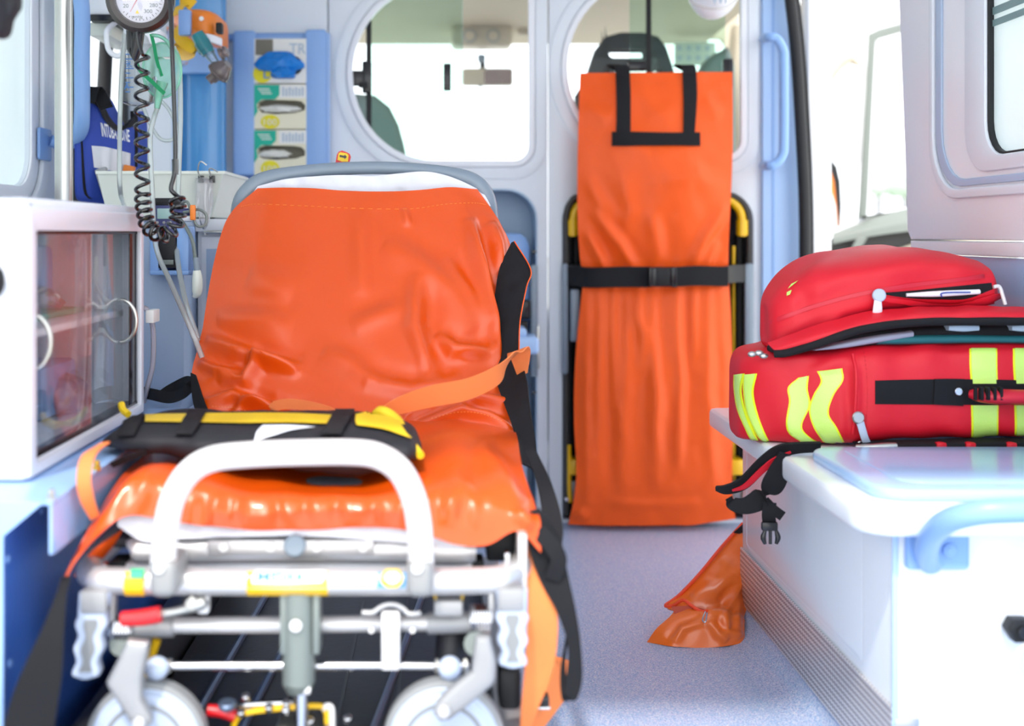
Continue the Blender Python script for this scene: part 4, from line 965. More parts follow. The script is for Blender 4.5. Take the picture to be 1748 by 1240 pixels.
# castors: fork arms and big grey wheels
for (cx, cy, arm) in ((247, 1272, [(238, 1098), (206, 1130), (190, 1168), (232, 1215), (246, 1238)]), (758, 1270, [(812, 1092), (828, 1130), (826, 1168), (788, 1196), (752, 1216)])):
    s = -1 if cx < 500 else 1
    wc = P(cx, cy, 1.53)
    wd_ = lathe('castor_wheel', [(0.020, 0.0), (0.030, -0.004), (0.058, -0.004), (0.064, 0.002), (0.070, 0.001), (0.0735, 0.004), (0.0735, 0.028), (0.060, 0.032), (0.01, 0.032)], wc, (0, 1, 0), M['wheel'], ST, seg=56)
    lathe('tyre', [(0.0725, 0.002), (0.079, 0.005), (0.080, 0.016), (0.079, 0.027), (0.0725, 0.030)], wc, (0, 1, 0), M['tyre'], wd_, seg=56, ring=True)
    lathe('wheel_groove', [(0.049, -0.0045), (0.0515, -0.0055), (0.054, -0.0045)], wc, (0, 1, 0), M['tyre'], wd_, seg=56, ring=True)
    fk = [(216, 1096), (204, 1120), (180, 1166), (182, 1176), (212, 1222), (226, 1246), (242, 1250), (256, 1240), (256, 1226), (240, 1196), (242, 1160), (250, 1120), (252, 1100)] if s < 0 else [(812, 1090), (808, 1120), (806, 1150), (768, 1180), (744, 1204), (740, 1222), (750, 1234), (768, 1232), (800, 1208), (842, 1172), (846, 1160), (846, 1130), (836, 1090)]
    front('castor_fork', fk, 1.487, 0.022, M['greymet'], ST, bev=0.007)
    disc('axle_bolt', P(238 if s < 0 else 757, 1234 if s < 0 else 1214, 1.487), (0, -1, 0), 0.009, 0.006, M['alu'], ST, seg=6)
    tube('leg_tube', [P(cx-40*s*-1 if s < 0 else 812, 1100, 1.55), P(232 if s < 0 else 820, 1085, 1.65), P(260 if s < 0 else 800, 1060, 1.9)], 0.016, M['post'], ST)
tube('yellow_strut', [P(268, 1092, 1.60), P(255, 1130, 1.60), P(243, 1165, 1.60)], 0.006, M['yellowp'], ST, seg=8)
tube('inner_leg', [P(772, 1080, 1.62), P(768, 1150, 1.60)], 0.022, M['dark'], ST, sm=0)
pbox('black_leg', 852, 890, 1145, 1215, 1.60, 1.66, M['rubber'], ST, bev=0.008)

# loading deck under the stretcher
LD = thing('loading_deck', 'dark loading deck with steel runners, on the floor beneath the stretcher', 'loading deck', (-0.22, 2.1, 0.0))
box('deck_plate', (-0.47, 0.085), (1.36, 2.59), (0.004, 0.095), M['dark'], LD, bev=0.006)
for (a, dd) in ((-0.498, 0), (0.095, 0)):
    box('side_rail', (a-0.022, a+0.022), (1.34, 2.60), (0.002, 0.17 if a < 0 else 0.135), M['darkrail'] if a < 0 else M['greymet'], LD, bev=0.008)
for (x0_, x1_) in ((-0.325, -0.275), (-0.145, -0.035), (-0.40, -0.37)):
    V, Fc = tube_geo([(x0_, 1.38, 0.098), (x1_, 2.57, 0.098)], 0.007, 8); mk('runner', V, Fc, M['rail'], LD)
for k in range(3): box('groove_strip', (-0.26+k*0.09, -0.255+k*0.09), (1.40, 2.57), (0.0955, 0.0975), M['darkrail'], LD, bev=0)
# latch mechanism on the deck
lm = box('latch_base', (-0.27, -0.13), (1.60, 1.70), (0.096, 0.125), M['darkrail'], LD, bev=0.01)
lathe('latch_wheel', [(0.015, 0), (0.032, 0), (0.036, 0.006), (0.032, 0.012), (0.015, 0.012)], P(515, 1252, 1.60), (0, -0.3, 1), M['steel'], LD, seg=32)
tube('yellow_spring', pline([(398, 1240), (410, 1222), (440, 1214), (500, 1208), (545, 1206), (556, 1216), (558, 1236)], 1.585), 0.004, M['yellowp'], LD, seg=8)
tube('latch_rod', pline([(408, 1205), (440, 1203), (500, 1200)], 1.59), 0.004, M['chrome'], LD, seg=8)
tube('latch_rod', pline([(412, 1214), (450, 1212), (500, 1202)], 1.59), 0.003, M['chrome'], LD, seg=8)
for (a, b) in ((420, 1195), (459, 1213), (488, 1218), (412, 1222), (489, 1206), (594, 1232), (530, 1236)): disc('latch_bolt', P(a, b, 1.58), (0, -0.5, 1), 0.0055, 0.009, M['chrome'], LD, seg=10)
tube('latch_hook', pline([(552, 1212), (558, 1206), (566, 1212), (567, 1250)], 1.585), 0.0045, M['alulight'], LD, seg=8)
tube('red_lever', pline([(355, 1213), (380, 1216), (402, 1224)], 1.585), 0.008, M['redlever'], LD, seg=12)
disc('deck_roller', P(388, 1210, 1.56), (0, -0.2, 1), 0.012, 0.01, M['rail'], LD)

# ------------------------------------------------------------------ orange cover and the white sheet
def bk(y): return 2.10+(700-y)/400*0.32
cv = thing('stretcher_cover', 'orange vinyl cover draped over the raised back and seat of the stretcher', 'cover', (-0.2, 1.9, 0.5))
def row(L, e=0.035, dc=None, arch=0.0):
    n = len(L); out = []
    for i, (x, y) in enumerate(L):
        f = abs(2*i/(n-1)-1); d = bk(y)+e*f**3
        out.append((x, y, d))
    return out
back_rows = [row([(440, 322), (520, 320), (600, 326), (700, 326), (780, 319), (815, 323)], 0.02),
             row([(396, 362), (470, 349), (600, 352), (700, 355), (790, 345), (846, 366)], 0.05),
             row([(375, 408), (470, 400), (600, 405), (700, 405), (790, 400), (874, 420)], 0.06),
             row([(354, 500), (470, 490), (600, 490), (700, 490), (780, 490), (856, 490)], 0.06),
             row([(343, 570), (470, 560), (600, 560), (700, 560), (780, 560), (847, 570)], 0.06),
             row([(327, 640), (470, 625), (600, 620), (700, 620), (780, 625), (853, 645)], 0.05),
             row([(331, 676), (470, 672), (600, 672), (700, 672), (780, 676), (872, 690)], 0.04),
             row([(352, 708), (470, 712), (600, 716), (700, 716), (780, 720), (884, 744)], 0.03),
             row([(362, 730), (470, 734), (600, 736), (700, 736), (780, 740), (880, 760)], 0.03)]
fo = [([(612, 360), (616, 430), (618, 505)], 16, 0.005), ([(353, 579), (400, 600), (444, 612), (514, 630)], 13, 0.011), ([(374, 648), (419, 655), (444, 618), (510, 634)], 11, 0.014),
      ([(350, 690), (400, 678), (464, 700), (530, 708)], 11, 0.012), ([(801, 373), (812, 435), (834, 538), (850, 630)], 12, 0.020), ([(711, 470), (707, 562), (736, 650)], 17, 0.011),
      ([(742, 572), (775, 600), (842, 606)], 13, 0.012), ([(655, 415), (711, 450), (770, 500), (814, 562)], 22, 0.008), ([(600, 560), (650, 540), (690, 525)], 17, 0.005),
      ([(686, 712), (752, 698), (814, 684), (880, 690)], 10, 0.014), ([(710, 728), (785, 706), (834, 714), (880, 736)], 9, 0.012), ([(370, 545), (450, 548), (500, 560)], 20, 0.006),
      ([(620, 650), (700, 668), (790, 650)], 15, 0.008), ([(835, 380), (848, 420), (852, 470)], 14, 0.012), ([(425, 470), (500, 500)], 28, 0.005), ([(690, 355), (697, 385)], 7, 0.004),
      ([(550, 600), (600, 625), (640, 660)], 18, 0.006), ([(760, 440), (800, 500), (826, 560)], 12, 0.006), ([(340, 620), (370, 636), (420, 636)], 9, 0.009), ([(390, 720), (415, 696), (470, 688)], 8, 0.008)]
bp_ = sheet('back_panel', back_rows, 140, 144, M['orange'], cv, folds=fo, fs=1.9, wob=[(190, 0.0018, 1)], thick=0.003)
seat_rows = [[(356, 700, 2.14), (470, 700, 2.14), (600, 704, 2.14), (700, 706, 2.14), (780, 712, 2.12), (880, 738, 2.08)],
             [(300, 728, 2.0), (400, 732, 2.0), (520, 734, 2.0), (640, 732, 1.99), (780, 732, 1.98), (884, 752, 1.94)],
             [(250, 775, 1.88), (330, 760, 1.88), (480, 764, 1.88), (640, 760, 1.87), (800, 752, 1.86), (890, 790, 1.83)],
             [(208, 812, 1.76), (290, 786, 1.76), (460, 810, 1.76), (620, 818, 1.75), (800, 778, 1.74), (904, 826, 1.72)],
             [(165, 880, 1.585), (245, 788, 1.64), (460, 832, 1.655), (640, 838, 1.65), (800, 808, 1.64), (914, 856, 1.63)],
             [(128, 948, 1.535), (215, 818, 1.585), (460, 850, 1.595), (640, 850, 1.59), (790, 850, 1.59), (922, 884, 1.59)],
             [(107, 1004, 1.505), (128, 955, 1.515), (200, 882, 1.55), (240, 878, 1.568), (340, 898, 1.568), (460, 906, 1.566), (600, 900, 1.566), (700, 902, 1.568), (752, 922, 1.568), (805, 938, 1.57), (850, 926, 1.575), (885, 906, 1.58), (924, 944, 1.58)]]
sf = [([(255, 800), (240, 850), (222, 878)], 14, 0.004)]+[([(a, 845), (a+random.uniform(-10, 10), 900)], 7+random.random()*5, 0.004) for a in (330, 372, 410, 470, 520, 575, 640, 690, 735, 770, 812)]
sf += [([(820, 760), (850, 810), (890, 860)], 16, 0.010), ([(770, 800), (790, 830), (760, 880)], 18, 0.006), ([(700, 760), (790, 750), (840, 735)], 18, 0.006), ([(880, 870), (910, 900)], 12, 0.008)]
sp_ = sheet('seat_panel', seat_rows, 96, 128, M['orange'], cv, folds=sf, wob=[(130, 0.003, 8)], thick=0.003, cols=17)
# seams
def seam(px_pts, o, parent, m=None, dash=True):
    q = cr([(*p, 0) for p in px_pts], 14); gs = []
    for i in range(0, len(q)-1, 2):
        gs.append(tube_geo([cast(o, q[i][0], q[i][1], 0.0006), cast(o, q[i+1][0], q[i+1][1], 0.0006)], 0.0006, 4))
    return multi('stitching', gs, m or M['thread'], parent, kind='stuff')
seam([(412, 353), (440, 349), (520, 352), (600, 356), (700, 357), (760, 349), (810, 347), (830, 350)], bp_, cv)
seam([(362, 694), (400, 697), (440, 706), (480, 712)], bp_, cv); seam([(736, 715), (780, 704), (820, 706), (860, 720)], bp_, cv)
# black hook-and-loop edging
blk = sheet('edge_webbing', [[(873, 414, 2.345), (878, 412, 2.345)], [(858, 445, 2.34), (905, 460, 2.31)], [(848, 478, 2.32), (897, 490, 2.29)], [(842, 535, 2.285), (886, 548, 2.25)], [(840, 590, 2.24), (885, 598, 2.20)], [(844, 640, 2.19), (898, 645, 2.15)], [(860, 688, 2.13), (905, 700, 2.10)], [(880, 742, 2.06), (916, 770, 2.03)], [(892, 790, 1.96), (916, 802, 1.96)]], 64, 12, M['black'], cv, cols=3, thick=0.003, wob=(40, 0.001, 4))
sheet('edge_webbing', [[(325, 636, 2.17), (334, 640, 2.165)], [(326, 660, 2.16), (345, 676, 2.14)], [(330, 690, 2.14), (356, 704, 2.115)], [(338, 712, 2.12), (360, 718, 2.11)]], 30, 6, M['black'], cv, cols=3, thick=0.003)
tube('edge_piping', [P(878, 412, 2.342), P(906, 460, 2.308), P(899, 490, 2.288), P(888, 548, 2.248), P(886, 598, 2.198)], 0.0012, M['orange2'], cv, seg=6)
# white sheet between cover and frame
ws_ = thing('white_sheet', 'white disposable sheet showing above and below the orange cover', 'sheet', (-0.2, 1.9, 0.48))
sheet('sheet_top', [[(430, 345, 2.43), (520, 345, 2.43), (700, 345, 2.43), (838, 352, 2.43)], [(432, 330, 2.43), (500, 325, 2.43), (700, 322, 2.43), (830, 337, 2.43)], [(440, 318, 2.43), (470, 308, 2.43), (520, 302, 2.43), (600, 298, 2.43), (640, 301, 2.43), (700, 294, 2.43), (740, 293, 2.43), (800, 312, 2.43), (822, 326, 2.43)]], 20, 60, M['sheet'], ws_, folds=[([(600, 297), (606, 320)], 6, 0.003), ([(690, 295), (684, 325)], 8, 0.003), ([(480, 305), (500, 325)], 8, 0.003)], wob=(40, 0.002, 2), cols=9)
sheet('sheet_front', [[(236, 850, 1.60), (460, 862, 1.60), (640, 862, 1.60), (808, 880, 1.60)], [(206, 884, 1.585), (300, 896, 1.585), (460, 890, 1.585), (640, 896, 1.585), (812, 918, 1.585)], [(200, 898, 1.58), (240, 924, 1.578), (300, 920, 1.578), (360, 918, 1.578), (440, 916, 1.578), (520, 914, 1.578), (600, 920, 1.578), (700, 928, 1.58), (760, 936, 1.58), (805, 934, 1.585)]], 16, 60, M['sheet'], ws_, wob=(50, 0.003, 6), cols=13)
# red tongue under the left flap, straps
tag(sheet('cover_flap', [[(160, 938, 1.60), (210, 905, 1.62)], [(140, 962, 1.59), (195, 930, 1.62)], [(128, 985, 1.585), (170, 962, 1.62)]], 20, 10, M['orange2'], cols=3, thick=0.002), 'orange inner flap under the front left corner of the stretcher cover', 'flap')
tag(ribbon('orange_strap', [P(892, 640, 2.17), P(886, 600, 2.12), P(872, 612, 2.10), P(850, 640, 2.07), P(800, 664, 2.04), P(740, 676, 2.02), P(690, 690, 2.00), P(655, 704, 1.985), P(640, 718, 1.97)], [0.02, 0.042, 0.046, 0.040, 0.040, 0.040, 0.034, 0.024, 0.02], M['strap_o'], wd=[(0.6, -0.2, 0.6), (1, -0.2, 0.3), (0.6, -0.2, 0.9), (0.2, -0.2, 1), (0.1, -0.2, 1), (0.1, -0.2, 1), (0.2, -0.2, 1), (0.2, -0.4, 1), (0.2, -0.4, 1)]), 'orange webbing strap lying across the back of the stretcher cover', 'strap')
tag(ribbon('orange_strap', [P(464, 708, 2.03), P(470, 694, 2.025), P(500, 690, 2.02), P(545, 698, 2.01), P(570, 708, 2.0), P(545, 710, 2.005), P(524, 706, 2.01)], 0.018, M['strap_o'], wd=(0.15, -0.2, 1)), 'short loop of orange webbing behind the black and yellow pouch', 'strap')
tag(ribbon('orange_strap', [P(180, 756, 1.62), P(152, 778, 1.57), P(143, 815, 1.54), P(148, 850, 1.54), P(162, 884, 1.56)], [0.014, 0.018, 0.018, 0.018, 0.012], M['strap_o'], wd=(0.9, 0.6, 0.25)), 'orange webbing strap looped over the left edge of the seat, by the console', 'strap')
tag(ribbon('black_strap', [P(113, 985, 1.50), P(104, 1020, 1.475), P(90, 1080, 1.455), P(72, 1150, 1.445), P(54, 1220, 1.44), P(40, 1300, 1.435)], [0.012, 0.014, 0.028, 0.048, 0.058, 0.06], M['black'], wd=[(1, 0.3, 0.2)]*6), 'black strap hanging from the front left corner of the cover beside the console', 'strap')
# straps hanging at the right
t = thing('hanging_strap', 'orange strap hanging to the floor with a black metal buckle', 'strap', P(920, 1200, 1.62))
ribbon('webbing', [P(874, 908, 1.64), P(896, 924, 1.62), P(912, 960, 1.60), P(923, 1010, 1.585), P(926, 1070, 1.58), P(920, 1140, 1.585), P(906, 1200, 1.59), P(895, 1250, 1.60)], [0.012, 0.022, 0.030, 0.036, 0.042, 0.040, 0.026, 0.012], M['strap_o'], t, wd=[(0.6, 0, 0.8), (0.8, 0, 0.3)]+[(1, 0.15, 0)]*6)
ribbon('webbing_end', [P(905, 1240, 1.70), P(932, 1205, 1.72), P(956, 1170, 1.74), P(962, 1140, 1.76), P(945, 1122, 1.78), P(925, 1122, 1.80)], 0.040, M['strap_o'], t, wd=(0.8, 0.5, -0.3))
pbox('buckle', 918, 938, 1190, 1212, 1.69, 1.715, M['blackgloss'], t, bev=0.004); pbox('buckle_bar', 915, 940, 1208, 1213, 1.685, 1.70, M['chrome'], t, bev=0.002)
t = thing('black_strap', 'long black strap hanging in a loop beside the orange strap at the stretcher side', 'strap', P(975, 1190, 1.62))
ribbon('webbing', [P(905, 770, 1.90), P(925, 815, 1.84), P(938, 860, 1.78), P(944, 900, 1.72), P(940, 940, 1.66)], [0.02, 0.024, 0.028, 0.03, 0.03], M['black'], t, wd=(1, 0.3, -0.1))
ribbon('webbing_loop', [P(912, 870, 1.60), P(928, 920, 1.595), P(944, 980, 1.59), P(966, 1040, 1.58), P(980, 1100, 1.58), P(980, 1160, 1.58), P(970, 1192, 1.58), P(961, 1150, 1.59), P(966, 1100, 1.6), P(970, 1080, 1.6)], [0.014, 0.044, 0.040, 0.026, 0.018, 0.022, 0.018, 0.008, 0.004, 0.004], M['black'], t, wd=(1, 0.1, 0))
ribbon('webbing_fold', [P(918, 905, 1.585), P(944, 935, 1.58), P(954, 958, 1.58), P(942, 990, 1.583)], 0.022, M['black'], t, wd=(1, 0, 0.4))

# ------------------------------------------------------------------ black and yellow splint pouch on the seat
t = thing('splint_pouch', 'flat black pouch with yellow trim and white label, lying on the stretcher seat', 'pouch', (-0.28, 1.8, 0.52))
pb = loft('body', [(174, 750, 764, 1.78, 1.84), (186, 740, 772, 1.76, 1.90), (215, 734, 780, 1.72, 1.94), (270, 732, 788, 1.70, 1.95), (350, 736, 798, 1.69, 1.95), (440, 737, 806, 1.68, 1.95), (520, 738, 822, 1.66, 1.94), (600, 740, 828, 1.66, 1.93), (660, 746, 816, 1.67, 1.91), (700, 756, 795, 1.68, 1.86), (718, 772, 786, 1.72, 1.80)], M['blacknylon'], t, p=0.7, wob=(70, 0.003, 4), folds=[([(190, 750), (400, 765), (600, 770)], 8, 0.003)])
decal('yellow_trim', pb, [[(248, 711), (340, 709), (440, 708), (520, 709), (572, 712)], [(248, 723), (340, 724), (440, 726), (520, 724), (572, 727)]], M['yellow'], t, off=0.003, thick=0.003)
decal('yellow_trim', pb, [[(607, 712), (640, 704), (676, 712)], [(606, 722), (650, 726), (690, 740)], [(608, 730), (660, 738), (700, 752)]], M['yellow'], t, off=0.004, thick=0.003)
tube('yellow_edge', [P(636, 712, 1.86), P(652, 704, 1.85), P(676, 718, 1.83), P(692, 742, 1.78), P(706, 762, 1.73), P(718, 778, 1.70)], [0.006, 0.010, 0.009, 0.007, 0.006, 0.006], M['yellow'], t, seg=10)
tube('yellow_edge', [P(644, 752, 1.72), P(665, 756, 1.71), P(690, 748, 1.72)], 0.004, M['yellow'], t, seg=8)
tube('yellow_cord', [P(207, 690, 1.93), P(210, 700, 1.92), P(219, 708, 1.91)], 0.006, M['yellow'], t, seg=8)
for (a, b) in (((222, 248), (203, 232)), ((322, 352), (298, 330)), ((572, 606), (546, 582))):
    decal('cross_strap', pb, [[(a[0], 706), (a[1], 706)], [((a[0]+b[0])/2, 728), ((a[1]+b[1])/2, 728)], [(b[0], 748), (b[1], 748)]], M['black'], t, off=0.0065, thick=0.006)
decal('white_label', pb, [[(448, 728), (495, 728), (538, 731)], [(438, 740), (470, 738), (500, 736)], [(434, 756), (452, 750), (472, 744)]], M['sheet'], t, off=0.002)
ribbon('tail_strap', [P(250, 772, 1.70), P(220, 782, 1.70), P(190, 795, 1.70)], 0.01, M['black'], t, wd=(0.2, -0.5, 1))

# ------------------------------------------------------------------ bulkhead corner: blue column, glove boxes, resuscitator
t = thing('blue_column', 'glossy mid blue rounded column with pale blue cross board, in the corner', 'column', P(342, 370, 3.36))
V, Fc = tube_geo([P(343, 372, 3.36), P(343, -110, 3.36)], 0.072, 40, flat=0.45); mk('column', V, Fc, M['midblue'], t)
pbox('side_panel', 292, 302, -110, 372, 3.30, 3.40, M['greywall'], t)
pbox('cross_board', 300, 384, 58, 124, 3.27, 3.30, M['blue'], t, bev=0.004)
pbox('upper_board', 293, 378, -110, 58, 3.29, 3.31, M['midblue'], t, bev=0.004)
pbox('foot_block', 354, 392, 338, 372, 3.25, 3.38, M['darkblue'], t, bev=0.006)
t = thing('glove_dispenser', 'pale blue glove box holder with two uprights on the bulkhead', 'dispenser', P(480, 300, 3.4))
front('upright', rr(398, 52, 436, 299, 6), 3.375, 0.06, M['blue'], t, bev=0.004); front('upright', rr(521, 50, 557, 305, 6), 3.375, 0.06, M['blue'], t, bev=0.004)
pbox('top_rail', 380, 522, 58, 68, 3.40, 3.44, M['blue'], t, bev=0.002); pbox('back_plate', 398, 562, 56, 320, 3.440, 3.447, M['blue'], t, bev=0.001)
pbox('side_strip', 557, 562, 56, 300, 3.40, 3.44, M['jamb'], t, bev=0.001)
def glove_box(y0, y1, lab, kind):
    t = thing('glove_box', lab, 'box', P(480, y1, 3.4), 'glove boxes in the pale blue holder' )
    hh = y1-y0; d = 3.375
    if kind == 0:
        front('carton', [(434, y0), (523, y0), (523, y1), (434, y1)], d, 0.055, M['card'], t, holes=[rr(440, y0+30, 516, y0+62, 14)])
        pbox('inner', 438, 519, y0+4, y1-4, d+0.03, d+0.04, M['boxin'], t, bev=0)
        front('grey_panel', rr(436, y0+1, 466, y0+28, 1), d-0.001, 0.001, M['boxin'], t)
        front('round_print', ell(448, y1-16, 16, 16), d-0.0015, 0.001, M['yellowdot'], t)
        text('lettering', 'L', [P(450, y1-8, d-0.003), P(460, y1-8, d-0.003), P(460, y1-24, d-0.003), P(450, y1-24, d-0.003)], M['printblue'], t)
        text('lettering', 'TR', [P(494, y0+26, d-0.002), P(522, y0+26, d-0.002), P(522, y0+8, d-0.002), P(494, y0+8, d-0.002)], M['print'], t)
    else:
        fr_ = front('carton', [(434, y0), (523, y0), (523, y1), (434, y1)], d, 0.055, M['cream'], t, holes=[[(441, y0+30), (452, y0+26), (500, y0+27), (514, y0+29), (521, y0+36), (520, y0+44), (505, y0+49), (470, y0+51), (446, y0+48), (440, y0+40)]])
        pbox('inner', 438, 519, y0+4, y1-4, d+0.03, d+0.04, M['boxin'], t, bev=0)
        front('top_field', [(476, y0+1), (523, y0+1), (523, y0+24), (476, y0+24)], d-0.001, 0.001, M['card'], t)
        x1 = 477 if kind == 1 else 471
        front('green_field', [(434, y0+1), (x1, y0+1), (x1, y0+18), (x1-8, y0+26), (446, y0+26), (438, y0+34), (440, y0+46), (434, y0+56)], d-0.0015, 0.001, M['teal'], t)
        for q in range(3): pbox('print_line', 440+q*3, 460+q*2, y0+7+q*4, y0+8.5+q*4, d-0.0025, d-0.0015, M['card'], t, bev=0)
        for q in range(7): pbox('print_block', 482+q*5.5, 485+q*5.5, y0+5+(q % 2)*2, y0+20, d-0.002, d-0.001, M['print'], t, bev=0)
        front('round_print', ell(461, y1-12, 16, 12 if kind == 1 else 14), d-0.0015, 0.001, M['yellowdot'], t)
        text('lettering', '100', [P(450, y1-6, d-0.003), P(473, y1-6, d-0.003), P(473, y1-17, d-0.003), P(450, y1-17, d-0.003)], M['cream'], t)
    return t
glove_box(66, 142, 'white glove box at the top of the holder, with a yellow dot marked L', 0)
glove_box(144, 220, 'green and white glove box in the middle of the holder', 1)
glove_box(222, 300, 'green and white glove box at the bottom of the holder, partly behind the stretcher', 2)
def crumple(name, px0, px1, y0, y1, d, m, seed, lab, cat='gloves'):
    c = P((px0+px1)/2, (y0+y1)/2, d); return tag(crinkle(name, c, ((px1-px0)/2.7*d/F, 0.018, (y1-y0)/2.5*d/F), m, seed, 0.75, 16), lab, cat)
crumple('blue_gloves', 436, 516, 90, 128, 3.372, M['glove'], 21, 'bunch of blue gloves pulled out of the top glove box')
crumple('blue_glove', 462, 508, 112, 138, 3.366, M['glove'], 22, 'blue glove hanging below the bunch from the top glove box')
crumple('white_gloves', 444, 518, 180, 194, 3.385, M['paleglove'], 23, 'white gloves showing in the slot of the middle glove box')
crumple('white_gloves', 440, 496, 256, 272, 3.385, M['paleglove'], 24, 'white gloves showing in the slot of the bottom glove box')
t = thing('resuscitator_bag', 'orange and yellow resuscitator bag with teal connector, hanging on the blue board', 'resuscitator', P(345, 80, 3.0))
loft('orange_body', [(296, 14, 60, 3.02, 3.12), (318, 12, 56, 2.96, 3.14), (345, 12, 64, 2.94, 3.14), (366, 20, 72, 2.96, 3.14), (376, 34, 76, 3.0, 3.1)], M['orangep'], t, p=0.4)
disc('snap', P(344, 32, 2.935), (0, -1, 0), 0.006, 0.003, M['alulight'], t)
loft('white_panel', [(342, 56, 68, 2.935, 2.95), (360, 58, 72, 2.935, 2.95), (377, 64, 78, 2.95, 2.97)], M['sheet'], t, p=0.4)
pbox('blue_band', 304, 325, 16, 60, 2.92, 2.94, M['blue'], t, bev=0.004)
ribbon('yellow_band', [P(298, 50, 2.98), P(308, 66, 2.95), P(322, 78, 2.93), P(335, 86, 2.93), P(322, 94, 2.95), P(306, 90, 2.98), P(298, 74, 3.0)], 0.03, M['yellowp'], t, wd=(0.4, 0.2, 1))
ribbon('yellow_band', [P(292, 22, 3.0), P(306, 16, 2.98), P(318, 2, 2.98), P(330, 10, 2.98)], 0.03, M['yellowp'], t, wd=(0.5, 0.2, 1))
loft('clear_bag', [(284, 44, 70, 3.0, 3.06), (300, 40, 108, 2.99, 3.06), (314, 60, 104, 2.99, 3.05)], M['clear'], t, wob=(14, 0.003, 3))
pbox('black_fitting', 368, 378, 38, 56, 2.93, 2.96, M['rubber'], t)
tube('teal_connector', pline([(336, 58), (346, 74), (356, 92)], 2.92), [0.017, 0.019, 0.017], M['tealclear'], t, seg=20, sm=3)
tube('teal_collar', pline([(344, 72), (352, 86)], 2.92), [0.0205, 0.0205], M['tealclear'], t, sm=0, seg=20)
tube('clear_neck', pline([(356, 90), (366, 104), (374, 114)], 2.92), [0.014, 0.010, 0.010], M['clear'], t, seg=16)
lathe('valve_body', [(0.012, -0.03), (0.014, -0.018), (0.026, -0.012), (0.029, -0.006), (0.029, 0.004), (0.024, 0.012), (0.018, 0.02), (0.014, 0.028)], P(376, 122, 2.91), (0.55, -0.2, 0.5), M['smoke'], t)
disc('valve_ring', P(374, 124, 2.91)+Vector((-0.004, 0, -0.004)), (0.55, -0.2, 0.5), 0.031, 0.006, M['smoke'], t)
tube('valve_outlet', pline([(368, 128), (356, 138)], 2.90), 0.012, M['smoke'], t, sm=0, seg=16)
lathe('side_valve', [(0.006, 0), (0.016, 0.004), (0.016, 0.010), (0.010, 0.014), (0.016, 0.018), (0.012, 0.024)], P(374, 94, 2.92), (0.9, -0.2, 0.4), M['smoke'], t)

# ------------------------------------------------------------------ folded attendant seat in the left recess
t = thing('folding_seat', 'pale blue folding attendant seat in the left recess, with white armrest', 'seat', P(850, 890, 3.5))
softbox('backrest', [P(740, 640, 3.47), P(904, 640, 3.47), P(904, 398, 3.47), P(740, 398, 3.47), P(740, 640, 3.54), P(904, 640, 3.54), P(904, 398, 3.54), P(740, 398, 3.54)], M['blue'], t, r=0.25)
pbox('armrest', 830, 921, 576, 606, 3.28, 3.42, M['jamb'], t, bev=0.012, seg=3)
pbox('armrest_pad', 840, 900, 560, 578, 3.30, 3.40, M['jamb'], t, bev=0.012)
pbox('belt_guide', 860, 906, 512, 546, 3.42, 3.46, M['blackgloss'], t, bev=0.008); pbox('belt_lock', 872, 902, 548, 568, 3.43, 3.45, M['rubber'], t, bev=0.004)
pbox('steel_hinge', 917, 921, 556, 630, 3.43, 3.448, M['steel'], t, bev=0.001)
pbox('side_cover', 906, 918, 452, 644, 3.43, 3.449, M['grey'], t, bev=0.005)
softbox('seat_pan', [P(740, 850, 3.46), P(900, 850, 3.46), P(900, 660, 3.46), P(740, 660, 3.46), P(740, 850, 3.54), P(900, 850, 3.54), P(900, 660, 3.54), P(740, 660, 3.54)], M['greywall'], t, r=0.25)
for y in (430, 670): disc('screw', P(912, y, 3.447), (0, -1, 0), 0.006, 0.004, M['blackgloss'], t, seg=12)
# ------------------------------------------------------------------ folded stair chair behind the hanging bag
t = thing('stair_chair', 'folded black carry chair with yellow handles in the right recess', 'carry chair', P(1120, 890, 3.5))
for s, cx in ((1, 984), (-1, 1261)):
    tube('frame_rail', pline([(cx, 880), (cx, 700), (cx, 500), (cx, 400)], 3.50), 0.014, M['rubber'], t)
    tube('yellow_handle', pline([(cx-s*6, 404), (cx-s*6, 380), (cx-s*2, 360), (cx+s*10, 346), (cx+s*26, 338)], 3.44), 0.013, M['yellowp'], t, seg=14)
    tube('handle_sleeve', pline([(cx-s*6, 402), (cx-s*6, 376)], 3.44), 0.018, M['yellowp'], t, sm=0, seg=16)
    tube('inner_rail', pline([(cx+s*9, 860), (cx+s*9, 420)], 3.46), 0.006, M['yellowp'] if s < 0 else M['rubber'], t)
    pbox('yellow_bracket', min(cx-s*10, cx+s*16), max(cx-s*10, cx+s*16), 786, 812, 3.40, 3.47, M['yellowp'], t, bev=0.004)
    tube('bracket_strap', pline([(cx-s*12, 760), (cx-s*12, 830), (cx-s*10, 858)], 3.42), 0.006, M['yellowp'], t, seg=8)
    lathe('wheel', [(0.02, 0), (0.045, 0.0), (0.05, 0.008), (0.045, 0.016), (0.02, 0.016)], P(cx, 836, 3.46), (0, 1, 0), M['rubber'], t)
    pbox('hub_plate', cx-12, cx+10, 822, 856, 3.43, 3.45, M['greymet'], t, bev=0.006)
    pbox('clamp_block', cx-14, cx+14, 452, 476, 3.42, 3.47, M['rubber'], t, bev=0.006)
pbox('grey_lever', 974, 990, 494, 584, 3.40, 3.42, M['grey'], t, bev=0.006); pbox('lever_tip', 984, 994, 578, 594, 3.40, 3.43, M['rubber'], t, bev=0.004)
pbox('seat_folded', 1000, 1246, 420, 800, 3.45, 3.50, M['rubber'], t, bev=0.01)
tube('cross_rail', pline([(984, 470), (1262, 470)], 3.46), 0.014, M['rubber'], t, sm=0)
